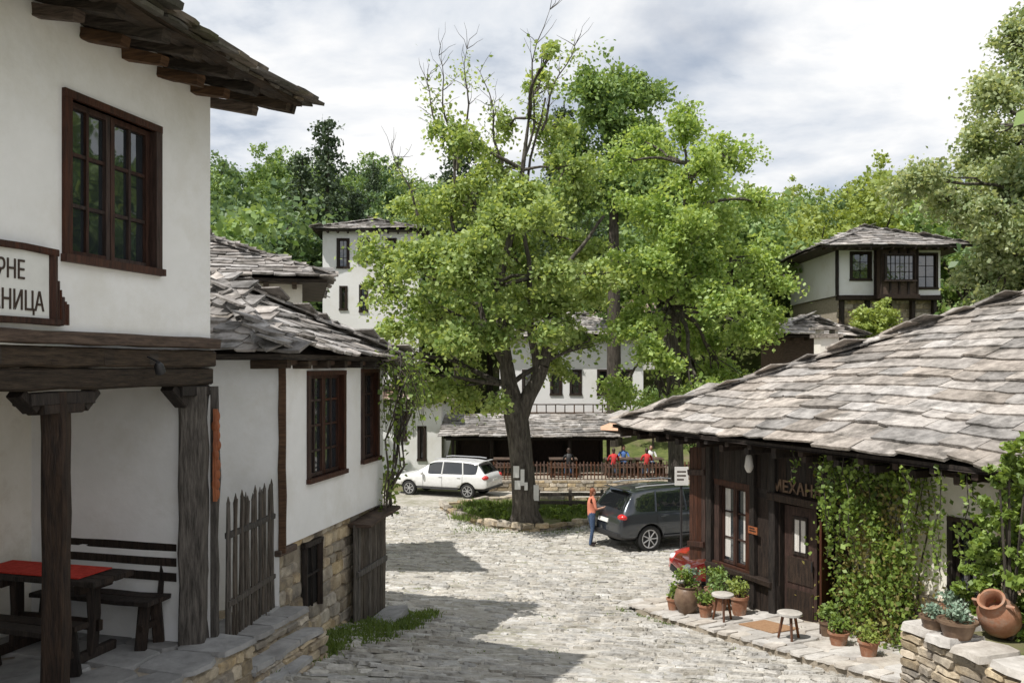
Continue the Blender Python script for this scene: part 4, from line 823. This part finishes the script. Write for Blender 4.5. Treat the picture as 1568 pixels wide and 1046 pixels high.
# ---------------------------------------------------------------- cars
def car(name,loc,heading,sx,sw,sh,paint,rear=True):
    g=grp(name,loc,heading)
    st=[(-2.38,.46,.78,.82,.84,.70),(-2.33,.38,.98,1.03,.91,.78),(-2.2,.34,1.09,1.16,.945,.76),(-1.86,.33,1.11,1.64,.955,.69),(-1.4,.33,1.11,1.71,.96,.70),(-.4,.32,1.09,1.74,.965,.71),(.25,.32,1.07,1.70,.965,.69),(.5,.32,1.06,1.60,.96,.68),(1.22,.32,1.02,1.09,.955,.74),(1.9,.34,.97,1.01,.93,.72),(2.22,.38,.86,.89,.87,.66),(2.36,.42,.68,.7,.78,.55)]
    vs=[];fs=[];ms=[];nh=9
    for (x,zb,zt,zr,wd,wr) in st:
        h=[(0,zb),(.8*wd,zb),(.96*wd,zb+.1),(wd,(zb+zt)/2),(.975*wd,zt-.05),(.94*wd,zt),(wr,zr-.06 if zr-zt>.2 else zr-.02),(wr*.85,zr),(0,zr+.02)]
        ring=[(x,y,z) for y,z in h]+[(x,-y,z) for y,z in h[-2:0:-1]]
        vs+=ring
    k=16
    for i in range(len(st)-1):
        for j in range(k):
            fs.append((i*k+j,i*k+(j+1)%k,(i+1)*k+(j+1)%k,(i+1)*k+j)); b=j if j<8 else 15-j
            gl=0
            if b==5 and 3<=i<=6: gl=1
            if b in(6,7) and i in (2,7): gl=1
            if b==0 or b==1: gl=2
            ms.append(gl)
    fs.append(tuple(range(k))); ms.append(0); fs.append(tuple((len(st)-1)*k+j for j in range(k))); ms.append(0)
    vs=[(x*sx,y*sw,z*sh if z>.5 else z*(1+(sh-1)*.3)) for x,y,z in vs]
    me=bpy.data.meshes.new('body'); me.from_pydata(vs,[],fs)
    for m in (paint,M_cglass,M_blk): me.materials.append(m)
    me.polygons.foreach_set('material_index',ms)
    import bmesh; bm=bmesh.new(); bm.from_mesh(me); bmesh.ops.recalc_face_normals(bm,faces=bm.faces)
    cl=bm.edges.layers.float.new('crease_edge')
    for e in bm.edges:
        mm={f.material_index for f in e.link_faces}
        if len(mm)>1: e[cl]=.6
        else: e[cl]=.25
    for f in bm.faces: f.smooth=True
    bm.to_mesh(me); bm.free()
    o=bpy.data.objects.new('body',me); link(o); sb=o.modifiers.new('s','SUBSURF'); sb.levels=2; sb.render_levels=2
    cut=[]; wx=[-1.43*sx,1.43*sx]; wr=.37 if sh>.95 else .30
    for x in wx:
        c=MB(); c.lathe([(wr*1.16,-1.2),(wr*1.16,1.2)],(x,0,wr),28,0,Matrix.Rotation(math.pi/2,3,'X')); co=c.build('cut',[M_blk]); cut.append(co)
        b=o.modifiers.new('b','BOOLEAN'); b.object=co; b.operation='DIFFERENCE'; b.solver='EXACT'
        try: b.material_mode='TRANSFER'
        except Exception: pass
    dg=bpy.context.evaluated_depsgraph_get(); nm=bpy.data.meshes.new_from_object(o.evaluated_get(dg)); o.modifiers.clear(); o.data=nm; o.parent=g
    for c in cut: bpy.data.objects.remove(c)
    core=MB(); core.wb(-2.0*sx,2.0*sx,-.55*sw,.55*sw,.28,.85*sh); core.build('underbody',[M_blk],g)
    w=MB()
    for x in wx:
        for sg in (-1,1):
            R=Matrix.Rotation(-sg*math.pi/2,3,'X'); c=(x,sg*(.93*sw-.2),wr)
            w.lathe([(wr*.6,0),(wr*.95,.0),(wr,.04),(wr,.17),(wr*.93,.2),(wr*.72,.205),(wr*.68,.17)],c,28,0,R)
            w.lathe([(wr*.7,.165),(wr*.7,.19),(wr*.62,.19),(wr*.6,.12),(.01,.12)],c,28,1,R); w.lathe([(wr*.16,.12),(wr*.16,.18),(.01,.19)],c,12,1,R)
            for q in range(7):
                a=q*2*math.pi/7; p0=Vector(c)+R@Vector((math.cos(a)*wr*.12,math.sin(a)*wr*.12,.165)); p1=Vector(c)+R@Vector((math.cos(a)*wr*.64,math.sin(a)*wr*.64,.175)); w.beam(p0,p1,wr*.15,.03,1,jit=0)
    w.build('wheels',[M_rub,M_rim],g,smooth=35)
    w=MB()
    def pt(x,y,z): return Vector((x*sx,y*sw,z*sh))
    for sg in (-1,1):
        for x,xt in ((-1.22,-1.12),(-.2,-.2)): w.tube([pt(x,sg*.905,1.10),pt(xt,sg*.70,1.66)],[.028,.028],6,2)
        w.tube([pt(-1.7,sg*.60,1.76),pt(-1.4,sg*.61,1.79),pt(0,sg*.61,1.80),pt(.3,sg*.6,1.76)],[.018]*4,6,3)
        w.ell(pt(.72,sg*1.04,1.12),(.07,.1,.075),1,10,7); w.tube([pt(.74,sg*.93,1.07),pt(.72,sg*1.0,1.1)],[.02,.02],5,1)
        w.ell(pt(-2.22,sg*.77,.99),(.14,.17,.1),4,14,8); w.ell(pt(2.2,sg*.64,.78),(.12,.17,.08),5,14,8)
        for x in (-.05,-.95): w.tube([pt(x,sg*.965,.98),pt(x-.15,sg*.968,.98)],[.013,.013],5,1)
        w.tube([pt(-1.0,sg*.965,.42),pt(1.0,sg*.965,.42)],[.03,.03],6,6)
        for x in (-.22,.72,-1.2): w.tube([pt(x,sg*.968,.45),pt(x,sg*.974,.8),pt(x,sg*.93,1.06)],[.004]*3,4,6)
    w.hexa([pt(-2.41,-.8,.45),pt(-2.30,-.88,.45),pt(-2.30,.88,.45),pt(-2.41,.8,.45),pt(-2.42,-.8,.56),pt(-2.31,-.88,.56),pt(-2.31,.88,.56),pt(-2.42,.8,.56)],6)
    w.hexa([pt(-2.41,-.26,.80),pt(-2.35,-.26,.80),pt(-2.35,.26,.80),pt(-2.41,.26,.80),pt(-2.38,-.26,.90),pt(-2.32,-.26,.90),pt(-2.32,.26,.90),pt(-2.38,.26,.90)],7)
    w.hexa([pt(2.34,-.5,.5),pt(2.40,-.4,.5),pt(2.40,.4,.5),pt(2.34,.5,.5),pt(2.30,-.5,.66),pt(2.38,-.4,.64),pt(2.38,.4,.64),pt(2.30,.5,.66)],6)
    w.beam(pt(-1.95,-.6,1.70),pt(-1.95,.6,1.70),.14,.02,1,jit=0)
    w.tube([pt(-2.1,-.05,1.3),pt(-2.19,.45,1.2)],[.01,.01],4,6)
    w.build('trim',[M_rub,paint,paint,M_rim,M_red,M_whl,M_blk,M_plate],g,smooth=40)
    return g
x,y=4.75,24.9; car('parked_suv',(x,y,G(x,y)+.06),math.radians(24),1,1,1,M_tcar)
x,y=PX(684,34.3),34.3; car('parked_station_wagon',(x,y,G(x,y)+.02),math.radians(180-22),.9,.88,.84,M_wcar)
x,y=5.5,18.2; car('parked_red_car',(x,y,G(x,y)+.05),math.radians(184),.86,.87,.83,M_rcar)
# ---------------------------------------------------------------- people
def person(name,loc,yaw,J,Sg,scale,mats,hair,headc,look=0):
    g=grp(name,loc,yaw); names=list(J); idx={n:i for i,n in enumerate(names)}
    me=bpy.data.meshes.new('b'); me.from_pydata([tuple(Vector(J[n][:3])*scale) for n in names],[(idx[a],idx[b]) for a,b,_ in Sg],[])
    o=bpy.data.objects.new('b',me); link(o); sk=o.modifiers.new('sk','SKIN'); sk.use_smooth_shade=True; sb=o.modifiers.new('s','SUBSURF'); sb.levels=2;sb.render_levels=2
    d=me.skin_vertices[0].data
    for n in names:
        r=J[n][3]*scale; ry=(J[n][4] if len(J[n])>4 else J[n][3])*scale; d[idx[n]].radius=(r,ry); d[idx[n]].use_root=(n=='pelvis')
    dg=bpy.context.evaluated_depsgraph_get(); nm=bpy.data.meshes.new_from_object(o.evaluated_get(dg)); bpy.data.objects.remove(o)
    for m in mats: nm.materials.append(m)
    segs=[(Vector(J[a][:3])*scale,Vector(J[b][:3])*scale,m,(J[a][3]+J[b][3])/2*scale) for a,b,m in Sg]
    for p in nm.polygons:
        c=p.center; best=1e9;bm_=0
        for a,b,m,r in segs:
            ab=b-a; t=max(0,min(1,(c-a).dot(ab)/max(1e-6,ab.length_squared))); dd=(c-(a+ab*t)).length-r
            if dd<best: best=dd;bm_=m
        p.material_index=bm_; p.use_smooth=True
    link(bpy.data.objects.new('body',nm),g)
    w=MB(); c=Vector(headc)*scale; s=scale
    w.ell(c,(.085*s,.07*s,.105*s),0,16,12); w.ell(c+Vector((.085,0,-.01))*s,(.014*s,.011*s,.022*s),0,8,6)
    for sg in (-1,1): w.ell(c+Vector((.074,sg*.028,.012))*s,(.01*s,.011*s,.007*s),2,8,6); w.ell(c+Vector((0,sg*.07,-.005))*s,(.02*s,.01*s,.028*s),0,8,6)
    w.ell(c+Vector((.074,0,-.05))*s,(.008*s,.022*s,.006*s),3,8,6)
    w.ell(c+Vector((-.02,0,.025))*s,(.088*s,.08*s,.1*s),1,16,12); w.ell(c+Vector((-.065,0,-.06))*s,(.04*s,.06*s,.1*s),1,12,8)
    w.build('head',[M_skin,hair,M_blk,M_redsh],g,smooth=60)
def hand(J,Sg,pre,wr,fwd,side,m=0):
    f=Vector(fwd).normalized(); s=Vector(side).normalized(); W=Vector(wr); pn=pre+'palm'; p=W+f*.06; J[pn]=(*p,.022,.034)
    Sg.append((pre+'wrist',pn,m)); dn=f.cross(s)
    for i,(o,l) in enumerate(((-.028,.062),(-.010,.072),(.010,.066),(.027,.052))):
        a=p+f*.035+s*o; b=a+(f*.8+dn*.25)*l*.6; c=b+(f*.5+dn*.6)*l*.5
        for q,v in zip('abc',(a,b,c)): J[f'{pre}f{i}{q}']=(*v,.0085)
        Sg.append((pn,f'{pre}f{i}a',m)); Sg.append((f'{pre}f{i}a',f'{pre}f{i}b',m)); Sg.append((f'{pre}f{i}b',f'{pre}f{i}c',m))
    a=W+f*.03-s*.03; b=a-s*.025+f*.03; J[pre+'ta']=(*a,.012); J[pre+'tb']=(*b,.009); Sg.append((pre+'wrist',pre+'ta',m)); Sg.append((pre+'ta',pre+'tb',m))
J={'pelvis':(0,0,.93,.13,.16),'belly':(0.01,0,1.05,.11,.14),'chest':(.02,0,1.25,.115,.16),'neckb':(.02,0,1.40,.07,.09),'neck':(.03,0,1.46,.045),'skull':(.045,0,1.54,.06)}
Sg=[('pelvis','belly',1),('belly','chest',1),('chest','neckb',1),('neckb','neck',0),('neck','skull',0)]
for s,pre in ((1,'l'),(-1,'r')):
    dx=.06*s
    J.update({pre+'hip':(0,.09*s,.86,.095),pre+'knee':(.04+dx*.6,.10*s,.48,.06),pre+'ankle':(-.02+dx,.11*s,.09,.042),pre+'heel':(-.03+dx,.11*s,.045,.04),pre+'toe':(.14+dx,.12*s,.035,.035),
      pre+'sho':(.02,.17*s,1.36,.058),pre+'elbow':(.06,.24*s,1.10,.04),pre+'wrist':(.28,.17*s,1.03+.1*(s<0),.026)})
    Sg+=[('pelvis',pre+'hip',2),(pre+'hip',pre+'knee',2),(pre+'knee',pre+'ankle',2),(pre+'ankle',pre+'heel',3),(pre+'heel',pre+'toe',3),('neckb',pre+'sho',1),(pre+'sho',pre+'elbow',1),(pre+'elbow',pre+'wrist',0)]
    hand(J,Sg,pre,J[pre+'wrist'][:3],(1,-.2*s,.1),(0,.1,1))
x,y=2.26,24.2; person('standing_woman',(x,y,G(x,y)+.06),math.radians(15),J,Sg,.96,[M_skin,M_top,M_jeans,M_shoe],M_hair,(.06,0,1.585))
def seated():
    J={'pelvis':(0,0,.53,.13,.16),'belly':(0.02,0,.66,.11,.14),'chest':(.04,0,.86,.115,.16),'neckb':(.05,0,1.0,.07,.09),'neck':(.06,0,1.06,.045),'skull':(.08,0,1.14,.06)}
    Sg=[('pelvis','belly',1),('belly','chest',1),('chest','neckb',1),('neckb','neck',0),('neck','skull',0)]
    for s,pre in ((1,'l'),(-1,'r')):
        J.update({pre+'hip':(.06,.09*s,.52,.085),pre+'knee':(.44,.12*s,.5,.06),pre+'ankle':(.42,.12*s,.09,.042),pre+'heel':(.40,.12*s,.045,.04),pre+'toe':(.56,.12*s,.035,.033),pre+'sho':(.05,.17*s,.96,.056),pre+'elbow':(.14,.24*s,.76,.04),pre+'wrist':(.36,.16*s,.79,.026)})
        Sg+=[('pelvis',pre+'hip',2),(pre+'hip',pre+'knee',2),(pre+'knee',pre+'ankle',2),(pre+'ankle',pre+'heel',3),(pre+'heel',pre+'toe',3),('neckb',pre+'sho',1),(pre+'sho',pre+'elbow',1),(pre+'elbow',pre+'wrist',0)]
        hand(J,Sg,pre,J[pre+'wrist'][:3],(1,-.2*s,0),(0,1,.1))
    return J,Sg
for i,(x,y,yaw,mt) in enumerate([(4.3,35.85,90,M_redsh),(4.9,37.35,-90,M_blue),(5.7,35.85,90,M_redsh),(6.1,37.35,-90,M_whsh),(2.4,35.85,90,M_blk)]):
    J,Sg=seated(); person('seated_diner',(x,y,-4.74),math.radians(yaw),J,Sg,.98,[M_skin,mt,M_jeans,M_shoe],M_hairb,(.10,0,1.185))
# ---------------------------------------------------------------- light
sd=Vector((2.8,2.2,-6.2)).normalized(); el=math.asin(-sd.z); az=math.atan2(-sd.x,-sd.y)
sl=bpy.data.lights.new('sun','SUN'); sl.energy=5.0; sl.angle=math.radians(.5); sl.color=(1,.965,.91); so=bpy.data.objects.new('sun',sl); so.rotation_euler=sd.to_track_quat('-Z','Y').to_euler(); link(so)
wd=bpy.data.worlds.new('World'); scene.world=wd; wd.use_nodes=True; n=wd.node_tree.nodes; l=wd.node_tree.links; bg=n['Background']
sky=n.new('ShaderNodeTexSky'); sky.sky_type='NISHITA'; sky.sun_disc=False; sky.sun_elevation=el; sky.sun_rotation=az%(2*math.pi)
tc=n.new('ShaderNodeTexCoord'); sx=n.new('ShaderNodeSeparateXYZ'); l.new(tc.outputs['Generated'],sx.inputs[0])
za=n.new('ShaderNodeMath'); za.operation='ADD'; za.inputs[1].default_value=.22; l.new(sx.outputs['Z'],za.inputs[0])
zm=n.new('ShaderNodeMath'); zm.operation='MAXIMUM'; zm.inputs[1].default_value=.1; l.new(za.outputs[0],zm.inputs[0])
dx=n.new('ShaderNodeMath'); dx.operation='DIVIDE'; l.new(sx.outputs['X'],dx.inputs[0]); l.new(zm.outputs[0],dx.inputs[1])
dy=n.new('ShaderNodeMath'); dy.operation='DIVIDE'; l.new(sx.outputs['Y'],dy.inputs[0]); l.new(zm.outputs[0],dy.inputs[1])
cx=n.new('ShaderNodeCombineXYZ'); l.new(dx.outputs[0],cx.inputs[0]); l.new(dy.outputs[0],cx.inputs[1]); cx.inputs[2].default_value=4.1
n1=n.new('ShaderNodeTexNoise'); n1.inputs['Scale'].default_value=1.5; n1.inputs['Detail'].default_value=9; n1.inputs['Roughness'].default_value=.55; n1.inputs['Distortion'].default_value=.3; l.new(cx.outputs[0],n1.inputs['Vector'])
r1=n.new('ShaderNodeValToRGB'); cr=r1.color_ramp; cr.elements[0].position=.38; cr.elements[0].color=(4.6,5.3,6.4,1); cr.elements[1].position=.56; cr.elements[1].color=(10.3,10.3,10.3,1); e=cr.elements.new(.46); e.color=(7.8,8.2,8.8,1)
l.new(n1.outputs['Fac'],r1.inputs['Fac'])
n2=n.new('ShaderNodeTexNoise'); n2.inputs['Scale'].default_value=1.1; n2.inputs['Detail'].default_value=7; mp=n.new('ShaderNodeMapping'); mp.inputs['Location'].default_value=(5,3,1); l.new(cx.outputs[0],mp.inputs[0]); l.new(mp.outputs[0],n2.inputs['Vector'])
r2=n.new('ShaderNodeValToRGB'); r2.color_ramp.elements[0].position=.38; r2.color_ramp.elements[0].color=(.4,.4,.4,1); r2.color_ramp.elements[1].position=.5; r2.color_ramp.elements[1].color=(1,1,1,1); l.new(n2.outputs['Fac'],r2.inputs['Fac'])
mx=n.new('ShaderNodeMix'); mx.data_type='RGBA'; l.new(r2.outputs[0],mx.inputs['Factor']); l.new(sky.outputs[0],mx.inputs['A']); l.new(r1.outputs[0],mx.inputs['B'])
dt=n.new('ShaderNodeVectorMath'); dt.operation='DOT_PRODUCT'; dt.inputs[1].default_value=tuple(-sd); l.new(tc.outputs['Generated'],dt.inputs[0])
# added dimming of unseen sky near sun (less ambient on the ground, clearer shadows)
mr=n.new('ShaderNodeMapRange'); mr.inputs['From Min'].default_value=.45; mr.inputs['From Max'].default_value=.95; mr.inputs['To Min'].default_value=1; mr.inputs['To Max'].default_value=.75; l.new(dt.outputs['Value'],mr.inputs['Value'])
vm=n.new('ShaderNodeVectorMath'); vm.operation='SCALE'; l.new(mx.outputs['Result'],vm.inputs[0]); l.new(mr.outputs[0],vm.inputs['Scale'])
l.new(vm.outputs[0],bg.inputs['Color']); bg.inputs['Strength'].default_value=.1
# ---------------------------------------------------------------- camera
cam=bpy.data.cameras.new('camera'); cam.lens=36*F/1568; cam.sensor_width=36; cam.shift_y=37.5/1568; cam.clip_end=3000; cam.clip_start=.05
co=bpy.data.objects.new('camera',cam); co.rotation_euler=(math.pi/2,0,0); link(co); scene.camera=co
scene.view_settings.view_transform='Standard'; scene.view_settings.look='None'; scene.view_settings.exposure=0
